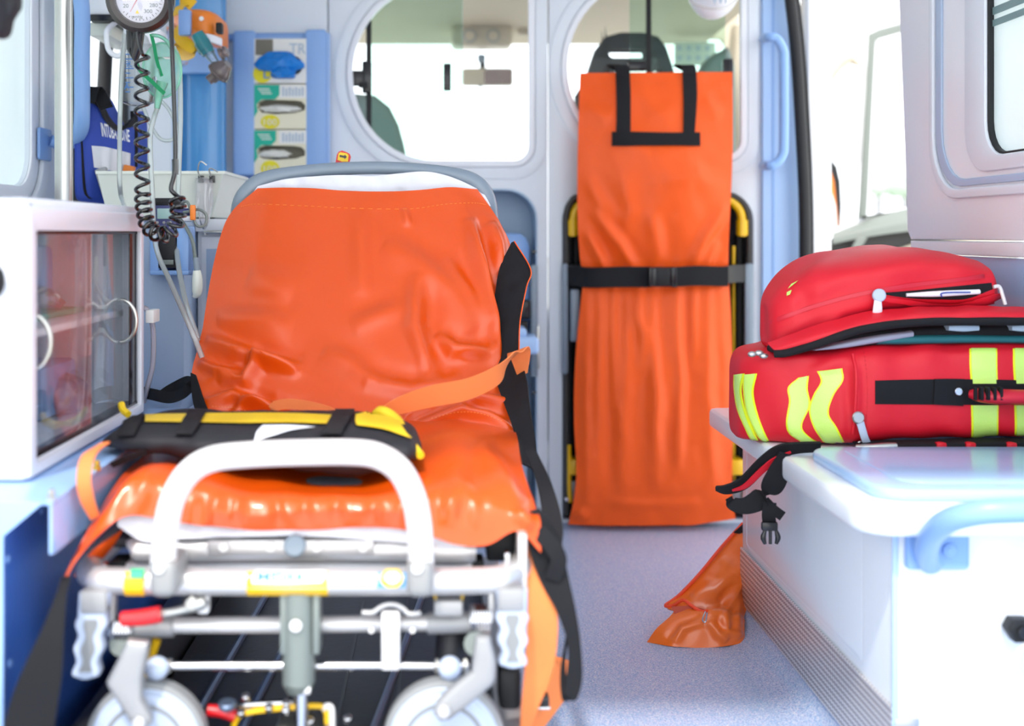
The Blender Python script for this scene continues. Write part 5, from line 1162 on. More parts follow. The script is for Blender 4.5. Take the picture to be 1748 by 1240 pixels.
disc('hub_bolt', P(967, 852, 3.42), (0, -1, 0), 0.006, 0.01, M['chrome'], t); pbox('red_tab', 1252, 1256, 628, 642, 3.40, 3.44, M['tagred'], t, bev=0.001)
t = thing('recess_frame', 'grey brown plastic frame round the right recess', 'frame', P(1270, 890, 3.43))
tube('arch_rim', pline([(967, 880), (967, 600), (967, 420), (966, 372), (974, 346), (996, 335), (1100, 333), (1230, 333), (1258, 338), (1274, 356), (1279, 384), (1279, 480), (1279, 880)], 3.435), 0.0085, M['doordark'], t, seg=12)
for (a, b) in ((960, 971), (1272, 1288)): pbox('side_cover', a, b, 450, 640, 3.41, 3.43, M['grey'], t, bev=0.008)

# ------------------------------------------------------------------ orange bag hanging on the bulkhead
t = thing('hanging_bag', 'tall bright orange folded carry bag with black handles, belted to the bulkhead', 'bag', P(1112, 895, 3.38))
hb = [[(990, 125, 3.385), (1060, 124, 3.375), (1120, 124, 3.375), (1180, 123, 3.375), (1250, 123, 3.385)],
      [(988, 190, 3.36), (1060, 190, 3.345), (1120, 190, 3.345), (1180, 190, 3.345), (1251, 190, 3.36)],
      [(986, 280, 3.35), (1060, 280, 3.32), (1120, 280, 3.315), (1180, 280, 3.32), (1250, 280, 3.35)],
      [(986, 370, 3.35), (1060, 370, 3.33), (1120, 370, 3.325), (1180, 370, 3.33), (1246, 370, 3.35)],
      [(990, 440, 3.365), (1060, 440, 3.35), (1120, 440, 3.35), (1180, 440, 3.35), (1243, 440, 3.365)],
      [(996, 474, 3.375), (1060, 474, 3.366), (1120, 474, 3.366), (1180, 474, 3.366), (1244, 474, 3.375)],
      [(992, 510, 3.365), (1060, 510, 3.345), (1120, 510, 3.345), (1180, 510, 3.345), (1246, 510, 3.365)],
      [(982, 620, 3.35), (1060, 620, 3.32), (1120, 620, 3.32), (1180, 620, 3.32), (1250, 620, 3.35)],
      [(980, 720, 3.34), (1060, 720, 3.31), (1120, 720, 3.31), (1180, 720, 3.31), (1251, 720, 3.34)],
      [(984, 800, 3.335), (1060, 800, 3.315), (1120, 800, 3.315), (1180, 800, 3.315), (1250, 800, 3.335)],
      [(980, 850, 3.34), (1060, 850, 3.325), (1120, 850, 3.325), (1180, 850, 3.325), (1250, 850, 3.335)],
      [(970, 896, 3.36), (1040, 898, 3.345), (1120, 898, 3.34), (1190, 896, 3.345), (1256, 886, 3.36)]]
hf = [([(1000, 395), (1025, 440), (1035, 470)], 9, 0.012), ([(1012, 360), (1060, 420), (1085, 466)], 10, 0.012), ([(1060, 300), (1075, 360), (1060, 420)], 15, 0.006), ([(1240, 350), (1200, 410), (1180, 460)], 11, 0.012),
      ([(1225, 410), (1210, 440), (1200, 466)], 8, 0.008), ([(1110, 360), (1120, 420), (1125, 460)], 14, 0.008), ([(1040, 215), (1110, 270), (1180, 260)], 20, 0.005), ([(1000, 180), (1030, 200), (1050, 195)], 12, 0.006),
      ([(1090, 150), (1120, 190), (1150, 200)], 14, 0.004), ([(1200, 170), (1230, 200)], 12, 0.005), ([(1130, 310), (1190, 300), (1230, 330)], 16, 0.006), ([(1000, 300), (1020, 340), (1050, 380)], 12, 0.006)]
random.seed(11)
for i, (x, L, am, w_) in enumerate(((1003, 890, .008, 11), (1024, 850, .012, 13), (1048, 700, .007, 9), (1068, 880, .006, 16), (1092, 640, .009, 10), (1112, 830, .011, 13), (1140, 720, .007, 15), (1160, 800, .009, 10), (1184, 640, .006, 9), (1206, 840, .010, 14), (1230, 760, .007, 12))):
    xb = 1112+(x-1112)*1.06; hf.append(([(x, 440), (x+random.uniform(-4, 4), 540), ((x+xb)/2+random.uniform(-7, 7), (500+L)/2), (xb+random.uniform(-8, 8), L)], w_, am))
hf += [([(1030, 858), (1100, 862), (1200, 860)], 8, 0.003), ([(984, 870), (1000, 885)], 10, 0.006)]
hbag = sheet('front_panel', hb, 176, 96, M['orange2'], t, folds=hf, wob=[(120, 0.002, 4), (40, 0.0006, 9)], thick=0.003)
back = [[(x+ (1 if i else 1), y, 3.395) for i, (x, y, _) in enumerate(r)] for r in hb]
sheet('back_panel', [[(x, y, 3.398) for (x, y, _) in r] for r in hb], 44, 16, M['orange2'], t, thick=0.002)
seam([(992, 143), (1060, 142), (1120, 142), (1180, 142), (1249, 141)], hbag, t, M['orange3'])
for (a, b) in ((1051, 1076), (1165, 1189)):
    decal('handle_webbing', hbag, [[(a, 126), (b-1, 126)], [(a+1, 170), (b, 170)], [(a+1, 228), (b-(4 if a > 1100 else 0), 228)]], M['black'], t, off=0.006, thick=0.005)
    ribbon('handle_loop', [P((a+b)/2, 128, 3.365), P((a+b)/2-1, 116, 3.37), P((a+b)/2-6, 111, 3.39), P((a+b)/2-14, 113, 3.41), P((a+b)/2-20, 117, 3.42)], 0.040, M['black'], t, wd=(1, 0, 0))
decal('handle_base', hbag, [[(1045, 226), (1120, 227), (1194, 227)], [(1045, 250), (1120, 250), (1194, 250)]], M['black'], t, off=0.0065, thick=0.006)
t = thing('retaining_belt', 'black belt with plastic buckle strapped across the tall orange bag', 'belt', P(1115, 490, 3.36))
ribbon('webbing', [P(966, 472, 3.42), P(985, 472, 3.38), P(1010, 474, 3.33), P(1060, 473, 3.315), P(1112, 473, 3.31)], 0.058, M['black'], t)
ribbon('webbing', [P(1150, 473, 3.31), P(1190, 471, 3.315), P(1225, 472, 3.325), P(1243, 472, 3.33)], 0.056, M['black'], t)
ribbon('webbing_end', [P(1228, 472, 3.335), P(1250, 468, 3.36), P(1274, 467, 3.42)], 0.050, M['doordark'], t)
bk_ = pbox('buckle', 1112, 1152, 456, 490, 3.29, 3.308, M['blackgloss'], t, bev=0.006, seg=3)
pbox('buckle_centre', 1121, 1143, 459, 487, 3.284, 3.292, M['rubber'], bk_, bev=0.003)
pbox('buckle_slider', 1147, 1156, 456, 491, 3.287, 3.312, M['blackgloss'], t, bev=0.003); pbox('buckle_slider', 1108, 1114, 457, 489, 3.289, 3.312, M['blackgloss'], t, bev=0.003)

# ------------------------------------------------------------------ the cab beyond the bulkhead
def seat(name, lab, headrows, d, m, th=0.1, holes=(), extra=None):
    t = thing(name, lab, 'seat', P(headrows[0][0], 700, d)); front('backrest', headrows, d, th, m, t, holes=holes, bev=0.02); return t
seat('cab_seat', 'grey green cab seat seen through the left bulkhead window', [(560, 520), (560, 180), (600, 158), (640, 162), (665, 182), (680, 212), (690, 250), (698, 300), (704, 520)], 3.95, M['seatgreen'])
box('seat_base', (-0.39, -0.12), (3.96, 4.15), (0.0, 0.63), M['seatgreen'], bpy.data.objects['cab_seat'], bev=0.02)
t = thing('cab_seat', 'dark cab seat with a slot in its headrest, above the tall orange bag', 'seat', P(1076, 700, 3.85))
front('headrest', [(1000, 150), (1006, 118), (1018, 82), (1034, 62), (1060, 55), (1098, 55), (1124, 62), (1138, 80), (1150, 116), (1158, 150)], 3.85, 0.08, M['skin_dark'], t, holes=[rr(1036, 81, 1106, 102, [9, 12, 12, 6]), rr(1030, 117, 1048, 130, 4), rr(1116, 117, 1128, 130, 4)], bev=0.006)
pbox('seat_base', 985, 1172, 640, 790, 3.80, 4.15, M['skin_dark'], t, bev=0.02)
front('backrest', [(985, 640), (985, 160), (1000, 136), (1156, 136), (1172, 160), (1172, 640)], 3.87, 0.12, M['skin_dark'], t, bev=0.03)
tg = t
t = seat('cab_seat', 'green grey seat edge with a belt pillar, at the right of the rear cab window', [(1190, 640), (1194, 125), (1206, 104), (1222, 90), (1236, 84), (1243, 78), (1248, 86), (1256, 110), (1262, 640)], 3.95, M['seatgreen'])
box('seat_base', (0.86, 0.98), (3.96, 4.15), (0.0, 0.40), M['seatgreen'], t, bev=0.02)
t = thing('rearview_mirror', 'interior rear view mirror on the windscreen, half bright and half dark', 'mirror', P(830, 145, 4.5))
front('mirror_housing', rr(789, 116, 876, 146, 5), 4.50, 0.03, M['beigep'], t, bev=0.006)
front('mirror_face', rr(827, 118, 874, 144, 4), 4.497, 0.003, M['mirror'], t); 
front('stem', [(818, 94), (828, 94), (829, 118), (825, 122), (819, 116)], 4.52, 0.02, M['rubber'], t, bev=0.003)
front('stem_tip', [(817, 145), (823, 145), (820, 153)], 4.50, 0.01, M['rubber'], t)
front('stem_cap', rr(815, 92, 829, 106, 3), 4.51, 0.012, M['grey'], t, bev=0.002)
t = thing('roof_console', 'beige cab roof console with two round reading lights', 'console', P(835, 80, 4.4))
front('body', rr(770, 42, 876, 78, 10), 4.40, 0.12, M['beigep'], t, bev=0.012)
for cx in (802, 842):
    disc('reading_light', P(cx, 61, 4.397), (0, -1, 0), 0.026, 0.008, M['greymet'], t); disc('light_lens', P(cx, 61, 4.388), (0, -1, 0), 0.019, 0.004, M['beigep'], t)
front('sun_visor', rr(884, 20, 960, 60, 8), 4.45, 0.02, M['beigep'], t, bev=0.006)
t = thing('paper_sheet', 'printed paper sheet held at the cab windscreen', 'paper', P(1188, 110, 4.6))
front('sheet', rr(1151, 72, 1222, 112, 1), 4.60, 0.002, mat('paper_back', (206, 218, 208), 0.7), t)
for q in range(8): front('print_mark', ell(1160+(q % 4)*16, 82+(q//4)*17, 4, 5, 12), 4.598, 0.001, M['print'], t)
t = thing('warning_sign', 'small red and yellow sign on the cab header', 'sign', P(1085, 45, 4.4))
front('red_oval', ell(1081, 45, 14, 5), 4.66, 0.004, mat('faded_red', (214, 130, 120), 0.5), t); front('yellow_field', rr(1092, 40, 1104, 50, 1), 4.66, 0.004, mat('faded_yellow', (226, 200, 120), 0.5), t)
# white helmet at the upper right of the bulkhead window
t = thing('white_helmet', 'white helmet hanging at the top of the right bulkhead window', 'helmet', P(1218, 38, 3.3))
c = P(1220, -38, 3.30); V, Fc = lathe_geo([(math.sin(PI*i/16)*0.1, -math.cos(PI*i/16)*0.1) for i in range(17)], (0, 0, 0), (0, 0, 1), 36)
mk('shell', [Vector((v.x*0.80+v.z*0.06, v.y*0.9, v.z*1.18))+c for v in V], Fc, M['white'], t)
tube('visor_rim', [P(1175, -6, 3.22), P(1185, 6, 3.20), P(1212, 14, 3.19), P(1240, 12, 3.20), P(1262, -4, 3.22)], 0.004, M['alu'], t)
text('lettering', 'WI', [P(1214, 8, 3.196), P(1240, 6, 3.196), P(1240, -10, 3.196), P(1214, -8, 3.196)], M['print'], t)
# red and yellow arrow tag behind the stretcher frame
t = thing('arrow_tag', 'small red rimmed yellow tag with a black arrow, above the stretcher frame', 'tag', P(587, 278, 2.5))
front('rim', [(572, 282), (575, 264), (578, 259), (584, 257), (592, 260), (597, 263), (599, 268), (597, 276), (594, 282)], 2.50, 0.003, M['tagred'], t)
front('face', [(576, 273), (578, 262), (581, 260), (592, 262), (595, 265), (594, 276), (584, 276)], 2.4985, 0.001, M['tagyellow'], t)
front('arrow', [(580, 264.5), (588, 266), (588.5, 264), (592, 268), (588, 272), (587.6, 269.5), (579.5, 268)], 2.497, 0.001, M['blackgloss'], t)

# ------------------------------------------------------------------ outside: the open front door and what is beyond
t = thing('front_door', 'open white front passenger door with grey trim, outside the side door opening', 'car door', P(1560, 900, 4.2))
front('window_frame', [(1486, 48), (1520, 36), (1640, 10), (1760, 10), (1760, 420), (1424, 420), (1426, 396), (1470, 372)], 4.20, 0.04, M['paint'], t, holes=[[(1500, 66), (1640, 30), (1730, 30), (1730, 330), (1600, 344), (1482, 370), (1488, 300), (1496, 120)]], bev=0.004)
front('window_seal', [(1484, 58), (1500, 50), (1570, 31), (1700, 8), (1740, 20), (1740, 350), (1466, 372), (1470, 330), (1480, 150)], 4.185, 0.014, M['doorgrey'], t, holes=[[(1495, 68), (1570, 44), (1700, 20), (1726, 30), (1726, 335), (1600, 348), (1479, 372), (1482, 330), (1491, 150)]], bev=0.003)
tube('quarter_frame', pline([(1440, 112), (1456, 105), (1470, 112), (1474, 140), (1468, 230), (1456, 330), (1446, 392)], 4.25), 0.012, M['paint'], t)
tube('upper_trim', pline([(1403, 140), (1420, 120), (1436, 104), (1452, 100), (1464, 110)], 4.15), [0.030, 0.026, 0.022, 0.016, 0.008], M['beigep'], t)
V = []
sheet('door_trim', [[(1422, 398, 4.18), (1470, 380, 4.17), (1520, 362, 4.16), (1600, 345, 4.16), (1740, 330, 4.18)], [(1422, 404, 4.13), (1470, 392, 4.12), (1520, 380, 4.11), (1600, 368, 4.11), (1740, 360, 4.13)], [(1422, 416, 4.12), (1470, 406, 4.11), (1520, 398, 4.10), (1600, 390, 4.10), (1740, 384, 4.12)]], 16, 40, M['doorgrey'], t, thick=0.01)
front('lower_trim', [(1420, 408), (1740, 370), (1740, 700), (1420, 700)], 4.16, 0.05, M['doordark'], t, bev=0.006)
sheet('armrest', [[(1426, 436, 4.12), (1450, 430, 4.11), (1462, 408, 4.11), (1470, 402, 4.11)], [(1426, 446, 4.11), (1456, 440, 4.10), (1474, 416, 4.10), (1480, 406, 4.10)]], 8, 16, M['doorgrey'], t, thick=0.012)
front('white_insert', [(1500, 436), (1560, 416), (1740, 400), (1740, 440), (1500, 446)], 4.14, 0.02, M['beigep'], t, bev=0.004)
t = thing('marker_lamp', 'black rimmed orange lamp beyond the white side door pillar', 'lamp', P(1424, 390, 4.6))
front('black_shell', [(1405, 262), (1418, 268), (1430, 284), (1436, 310), (1438, 350), (1436, 388), (1405, 388)], 4.62, 0.05, M['rubber'], t, bev=0.01)
front('orange_lens', [(1405, 280), (1416, 284), (1424, 310), (1432, 388), (1405, 388)], 4.605, 0.01, M['orangep'], t, bev=0.003)
front('white_lens', [(1405, 318), (1416, 320), (1426, 350), (1430, 388), (1405, 388)], 4.598, 0.006, M['paint'], t, bev=0.002)
for k, (a, s, lab) in enumerate(((1545, 0.45, 'pale distant tree seen through the open front door window'), (1500, 0.28, 'smaller pale distant bush beside the distant tree'), (1640, 0.7, 'far tree hidden mostly behind the right wall'))):
    tt = thing('distant_tree', lab, 'tree', P(a, 330, 40))
    crn = crinkle('crown', P(a, 330, 40)+Vector((0, 0, 0.3*s)), (1.1*s, 1.1*s, 0.8*s), M['tree'], 40+k, 0.5); crn.parent = tt; crn.location = Vector(crn.location)-Vector(tt.location)
    tr_ = tube('trunk', [P(a, 345, 40)-Vector((0, 0, 2.0)), P(a, 330, 40)], 0.1, M['doordark'], tt, sm=0)

tube('lamp_post', [P(1402, 380, 4.64), (P(1402, 380, 4.64).x, 4.64, -0.55)], 0.012, M['paint'], bpy.data.objects['marker_lamp'], sm=0)
# ------------------------------------------------------------------ seat bench on the right
t = thing('seat_bench', 'white storage bench with ribbed kick plate and two lids, along the right wall', 'bench', (0.87, 2.15, 0.0))
xb, yn, yf, zt = 0.655, 1.705, 2.585, 0.418
box('body', (xb, XR+0.006), (yn, yf), (0.053, zt), M['bench'], t, bev=0.006, seg=3)
side('side_inset', rrz(1.84, 2.54, 0.178, 0.395, 0.01), xb-0.0005, 0.006, M['bench'], t, facing=-1, bev=0.002)
side('inset_edge', rrz(1.83, 2.55, 0.170, 0.403, 0.012), xb-0.0002, 0.003, M['bench'], t, facing=-1, holes=[rrz(1.836, 2.544, 0.175, 0.398, 0.01)], bev=0.0008)
side('kick_plate', [(yn+0.002, 0.040), (yf-0.002, 0.040), (yf-0.002, 0.160), (yn+0.002, 0.160)], xb-0.005, 0.004, M['checker'], t, facing=-1, bev=0.001)
pbox('corner_profile', 1524, 1534, 905, 1400, yn-0.004, yn, M['jamb'], t, bev=0.001)
pbox('steel_foot', 1528, 1570, 1228, 1262, yn-0.006, yn, M['steel'], t, bev=0.001)
def lid(name, y0, y1, rn):
    out = rr(0.588, y0, XR-0.004, y1, [0.01, 0.02, rn, rn])
    l = plate(name, out, [], (0, 0, 0.462), (1, 0, 0), (0, 1, 0), 0.042, M['bench'], t, bev=0.010); return l
lid('lid', 1.655, 2.06, 0.06); lid('lid', 2.13, 2.625, 0.04)
c_ = plate('lid_cushion', rr(0.628, 1.695, XR-0.03, 2.045, 0.05), [], (0, 0, 0.480), (1, 0, 0), (0, 1, 0), 0.020, M['paleblue'], t, bev=0.008)
plate('lid_cushion', rr(0.66, 2.17, XR-0.03, 2.60, 0.05), [], (0, 0, 0.474), (1, 0, 0), (0, 1, 0), 0.012, M['paleblue'], t, bev=0.005)
plate('lid_panel', rr(0.68, 1.74, XR-0.05, 2.03, 0.04), [], (0, 0, 0.4815), (1, 0, 0), (0, 1, 0), 0.004, M['paleblue'], t, bev=0.001)
t = thing('grab_bar', 'pale blue grab bar on the end of the white bench', 'grab bar', P(1640, 975, 1.69))
front('mount_plate', rr(1548, 900, 1656, 974, 8), 1.69, 0.012, M['blue'], t, bev=0.004)
disc('mount_screw', P(1621, 940, 1.688), (0, -1, 0), 0.010, 0.003, M['blue'], t); disc('screw_socket', P(1621, 940, 1.685), (0, -1, 0), 0.005, 0.002, M['blue'], t, seg=6)
tube('bar', [P(1588, 962, 1.69), P(1582, 944, 1.665), P(1590, 915, 1.62), P(1618, 890, 1.575), P(1670, 876, 1.545), P(1740, 872, 1.535), P(1800, 871, 1.535), P(1880, 872, 1.55), P(1950, 890, 1.6)], 0.0165, M['blue'], t, seg=20)
t = thing('bench_latch', 'black turn latch with white triangular pull on the bench end', 'latch', P(1745, 1100, 1.69))
front('latch_body', [(1722, 1078), (1732, 1060), (1760, 1060), (1772, 1078), (1760, 1100), (1736, 1100)], 1.675, 0.028, M['rubber'], t, bev=0.006)
disc('latch_core', P(1747, 1080, 1.674), (0, -1, 0), 0.009, 0.004, M['blackgloss'], t)
tube('latch_pull', pline([(1746, 1104), (1734, 1128), (1727, 1148), (1730, 1156), (1744, 1163), (1770, 1165), (1784, 1140), (1768, 1104)], 1.668), 0.0042, M['alulight'], t, closed=True, seg=10)

# ------------------------------------------------------------------ red medical bag on the bench
t = thing('medical_bag', 'open red medical bag with neon stripes, on the white bench', 'bag', (0.8, 2.25, 0.48))
body = loft('body', [(1254, 655, 700, 2.245, 2.26), (1257, 636, 732, 2.225, 2.28), (1268, 616, 750, 2.20, 2.30), (1295, 605, 759, 2.17, 2.34), (1350, 600, 764, 2.14, 2.40), (1400, 596, 767, 2.12, 2.48), (1445, 592, 767, 2.105, 2.52), (1470, 590, 766, 2.095, 2.52), (1520, 588, 762, 2.088, 2.52), (1600, 584, 758, 2.085, 2.52), (1700, 584, 757, 2.085, 2.52), (1770, 584, 757, 2.085, 2.52), (1785, 600, 745, 2.10, 2.48)],
            M['red'], t, p=0.32, seg=64, sm=10, wob=(110, 0.003, 7), folds=[([(1455, 610), (1462, 660), (1456, 740)], 9, 0.008), ([(1290, 620), (1360, 612), (1440, 606)], 8, 0.005), ([(1380, 640), (1420, 620), (1450, 612)], 12, 0.008), ([(1420, 650), (1440, 700), (1436, 750)], 10, 0.006), ([(1560, 600), (1640, 606), (1740, 600)], 7, 0.003)])
def stripe(rows, nm='neon_stripe', **k):
    e = [[(r[0][0]-3, r[0][1]), (r[-1][0]+3, r[-1][1])] for r in rows]
    decal('stripe_edge', body, e, M['neonedge'], t, off=0.001, thick=0.001, n=8); return decal(nm, body, rows, M['neon'], t, off=0.0022, thick=0.001, n=8)
stripe([[(1256, 640), (1269, 638)], [(1256, 664), (1264, 668)], [(1262, 700), (1272, 706)], [(1276, 734), (1288, 744)], [(1284, 750), (1296, 757)]])
stripe([[(1272, 640), (1290, 638)], [(1272, 668), (1284, 672)], [(1278, 706), (1294, 716)], [(1294, 742), (1310, 752)], [(1306, 754), (1322, 760)]])
stripe([[(1366, 645), (1378, 642)], [(1348, 662), (1376, 664)], [(1350, 686), (1380, 692)], [(1345, 720), (1366, 728)], [(1350, 740), (1382, 748)], [(1370, 754), (1402, 757)]])
stripe([[(1398, 634), (1435, 629)], [(1404, 652), (1436, 650)], [(1392, 674), (1420, 676)], [(1384, 700), (1412, 706)], [(1392, 730), (1426, 730)], [(1408, 754), (1440, 758)]])
for (a, b) in ((1658, 1699), (1732, 1772)): 
    stripe([[(a, 596), (b, 596)], [(a, 625), (b, 625)], [(a+2, 655), (b+1, 655)]]); stripe([[(a+2, 692), (b+2, 692)], [(a+3, 720), (b+2, 720)], [(a+3, 746), (b+2, 746)]])
decal('side_webbing', body, [[(1494, 650), (1560, 648), (1640, 647), (1770, 650)], [(1494, 690), (1560, 690), (1640, 692), (1770, 690)]], M['black'], t, off=0.002, thick=0.002)
decal('webbing_patch', body, [[(1594, 647), (1645, 647)], [(1592, 690), (1642, 693)]], M['black'], t, off=0.005, thick=0.004)
disc('rivet', cast(body, 1633, 668, 0.006), (0, -1, 0), 0.007, 0.004, M['chrome'], t)
# grip: ribbed red handle
V = []
gq = [cast(body, 1652, 672, 0.006), cast(body, 1664, 672, 0.014), cast(body, 1690, 672, 0.026), cast(body, 1740, 674, 0.030), cast(body, 1780, 676, 0.030)]
hg = tube('grip', gq, [0.010, 0.017, 0.019, 0.018, 0.018], M['redgrip'], t, seg=20, flat=0.7)
for k in range(5): 
    x = 1664+k*11; pbox('grip_slot', x, x+5, 662-(k == 0)*0, 684, cast(body, x, 672, 0.03).y-0.0145+(0.008 if k == 0 else 0.002 if k == 1 else 0), cast(body, x, 672, 0.03).y, M['black'], hg, bev=0.001)
for k in range(7): disc('grip_hole', cast(hg, 1690+k*12, 663, 0.0), (0, -1, 0), 0.0025, 0.0008, M['black'], hg, seg=8)
tube('vertical_zip', [cast(body, x, y, 0.002) for x, y in ((1456, 606), (1462, 640), (1461, 690), (1456, 740))], 0.0035, M['red'], t, seg=8)
seam([(1475, 600), (1480, 650), (1480, 700), (1476, 756)], body, t, M['redgrip'])
def puller(pts, nm, r=0.008):
    p = tube(nm, pts, r, M['wheel'], t, seg=10, flat=0.45); return p
puller([cast(body, 1463, 704, 0.004), cast(body, 1466, 722, 0.008), cast(body, 1476, 745, 0.010), cast(body, 1484, 754, 0.014)], 'zip_puller', 0.007)
disc('zip_slider', cast(body, 1463, 712, 0.002), (0, -1, 0), 0.011, 0.008, M['steel'], t)
tube('zip_puller', [P(1462, 764, 2.06), P(1486, 764, 2.05), P(1512, 763, 2.05), P(1530, 762, 2.05)], [0.005, 0.006, 0.007, 0.006], M['steel'], t, seg=10)
tube('zip_ring', [cast(body, 1468, 750, 0.012)+Vector((math.cos(a)*0.009, 0, math.sin(a)*0.012-0.006)) for a in [PI*i/5 for i in range(10)]], 0.0018, M['steel'], t, closed=True, seg=6)
# black gap, lining and open lid
loft('dark_lining', [(1322, 594, 603, 2.15, 2.2), (1400, 574, 600, 2.13, 2.36), (1500, 560, 596, 2.11, 2.45), (1600, 552, 592, 2.11, 2.5), (1785, 548, 592, 2.11, 2.5)], M['black'], t, p=0.5)
loft('grey_net', [(1392, 596, 600, 2.12, 2.2), (1440, 584, 597, 2.105, 2.2), (1500, 572, 588, 2.10, 2.2), (1560, 564, 578, 2.10, 2.2)], mat('grey_net', (150, 150, 170), 0.7), t, p=0.6)
loft('teal_lining', [(1500, 574, 592, 2.105, 2.3), (1560, 570, 592, 2.10, 2.3), (1660, 570, 590, 2.10, 2.3), (1785, 572, 590, 2.10, 2.3)], M['darkteal'], t, p=0.6)
for (a, b) in ((1620, 1672), (1728, 1770)): loft('pale_patch', [(a, 556, 565, 2.098, 2.12), ((a+b)/2, 554, 567, 2.096, 2.12), (b, 556, 565, 2.098, 2.12)], M['print'], t, p=0.4)
# lid lower flap: red band over black edge
tube('flap_edge', [P(1322, 604, 2.13), P(1345, 602, 2.12), P(1400, 586, 2.10), P(1470, 563, 2.09), P(1560, 551, 2.085), P(1660, 549, 2.085), P(1785, 549, 2.085)], 0.0075, M['black'], t, seg=10)
sheet('lid_flap', [[(1310, 586, 2.15), (1380, 560, 2.13), (1460, 535, 2.12), (1560, 524, 2.12), (1680, 522, 2.12), (1785, 524, 2.12)], [(1320, 596, 2.13), (1380, 576, 2.105), (1460, 552, 2.095), (1560, 536, 2.09), (1680, 532, 2.09), (1785, 534, 2.09)], [(1330, 602, 2.125), (1390, 586, 2.10), (1465, 560, 2.088), (1560, 547, 2.083), (1680, 545, 2.083), (1785, 546, 2.083)]], 20, 80, M['red'], t, thick=0.004, wob=(60, 0.001, 3))
lidb = loft('lid_pocket', [(1310, 530, 574, 2.215, 2.24), (1313, 518, 590, 2.195, 2.26), (1330, 498, 600, 2.17, 2.29), (1370, 468, 592, 2.15, 2.34), (1430, 444, 574, 2.13, 2.42), (1500, 430, 554, 2.12, 2.50), (1580, 422, 540, 2.12, 2.50), (1640, 428, 536, 2.12, 2.50), (1690, 444, 532, 2.13, 2.48), (1700, 452, 528, 2.14, 2.46), (1704, 490, 520, 2.18, 2.42)],
            M['red'], t, p=0.6, seg=64, sm=10, wob=(100, 0.003, 2), folds=[([(1380, 500), (1450, 470), (1560, 455), (1680, 462)], 14, 0.005), ([(1330, 560), (1400, 535), (1480, 520)], 10, 0.006), ([(1350, 500), (1360, 540)], 14, 0.006), ([(1400, 560), (1440, 545)], 12, 0.006)])
decal('zip_band', lidb, [[(1314, 548), (1380, 522), (1470, 498), (1560, 482), (1640, 474), (1698, 466)], [(1314, 555), (1380, 530), (1470, 505), (1560, 489), (1640, 481), (1700, 473)]], M['redgrip'], t, off=0.002, thick=0.002, mm=4)
decal('zip_opening', lidb, [[(1508, 500), (1560, 496), (1640, 488), (1692, 483)], [(1508, 503), (1560, 510), (1640, 512), (1660, 508), (1694, 494)]], M['black'], t, off=0.001, thick=0.001)
tube('white_pen', [cast(lidb, 1545, 503, 0.004), cast(lidb, 1600, 501, 0.006), cast(lidb, 1668, 498, 0.006)], [0.003, 0.0055, 0.0045], M['white'], t, seg=12)
tube('pen_clip', [cast(lidb, 1604, 503, 0.012), cast(lidb, 1606, 499, 0.013), cast(lidb, 1650, 498, 0.013)], 0.0012, M['bagblue'], t, seg=6)
decal('lid_lip', lidb, [[(1508, 506), (1560, 512), (1640, 514), (1700, 500)], [(1506, 512), (1560, 520), (1640, 524), (1704, 512)]], M['red'], t, off=0.007, thick=0.006)
for (q_) in ([(1318, 505), (1326, 503)], ): pass
decal('lid_neon', lidb, [[(1352, 486), (1364, 480)], [(1346, 494), (1350, 491)]], M['neon'], t, off=0.002)
decal('lid_neon', lidb, [[(1344, 500), (1352, 496)], [(1344, 506), (1349, 504)]], M['neon'], t, off=0.002)
disc('zip_slider', cast(lidb, 1498, 504, 0.004), (0, -1, 0), 0.012, 0.009, M['wheel'], t)
tube('zip_puller', [cast(lidb, 1496, 508, 0.010), cast(lidb, 1492, 524, 0.014), cast(lidb, 1489, 540, 0.014)], [0.006, 0.009, 0.009], M['white'], t, seg=12, flat=0.5)
tube('zip_cord', [cast(lidb, 1484, 540, 0.010), cast(lidb, 1460, 550, 0.012), cast(lidb, 1420, 562, 0.012)], 0.0035, M['greymet'], t, seg=8)
tube('zip_slider', [P(1696, 490, 2.13), P(1706, 490, 2.13), P(1712, 506, 2.13), P(1716, 520, 2.13)], 0.0035, M['alulight'], t, seg=8)
for (a, b) in ((1284, 605), (1296, 603), (1304, 608)): ball('zip_end', P(a, b, 2.15), 0.007, M['steel'], t, sc=(1.2, 0.8, 0.8))
loft('bottom_strap', [(1470, 760, 766, 2.075, 2.12), (1520, 758, 770, 2.07, 2.12), (1600, 756, 770, 2.07, 2.12), (1700, 754, 768, 2.07, 2.12), (1785, 754, 766, 2.07, 2.12)], M['black'], t, p=0.6)
for x in (1600, 1650, 1720): loft('strap_band', [(x, 757, 769, 2.066, 2.08), (x+8, 756, 770, 2.064, 2.08), (x+16, 757, 768, 2.066, 2.08)], M['red'], t, p=0.5)
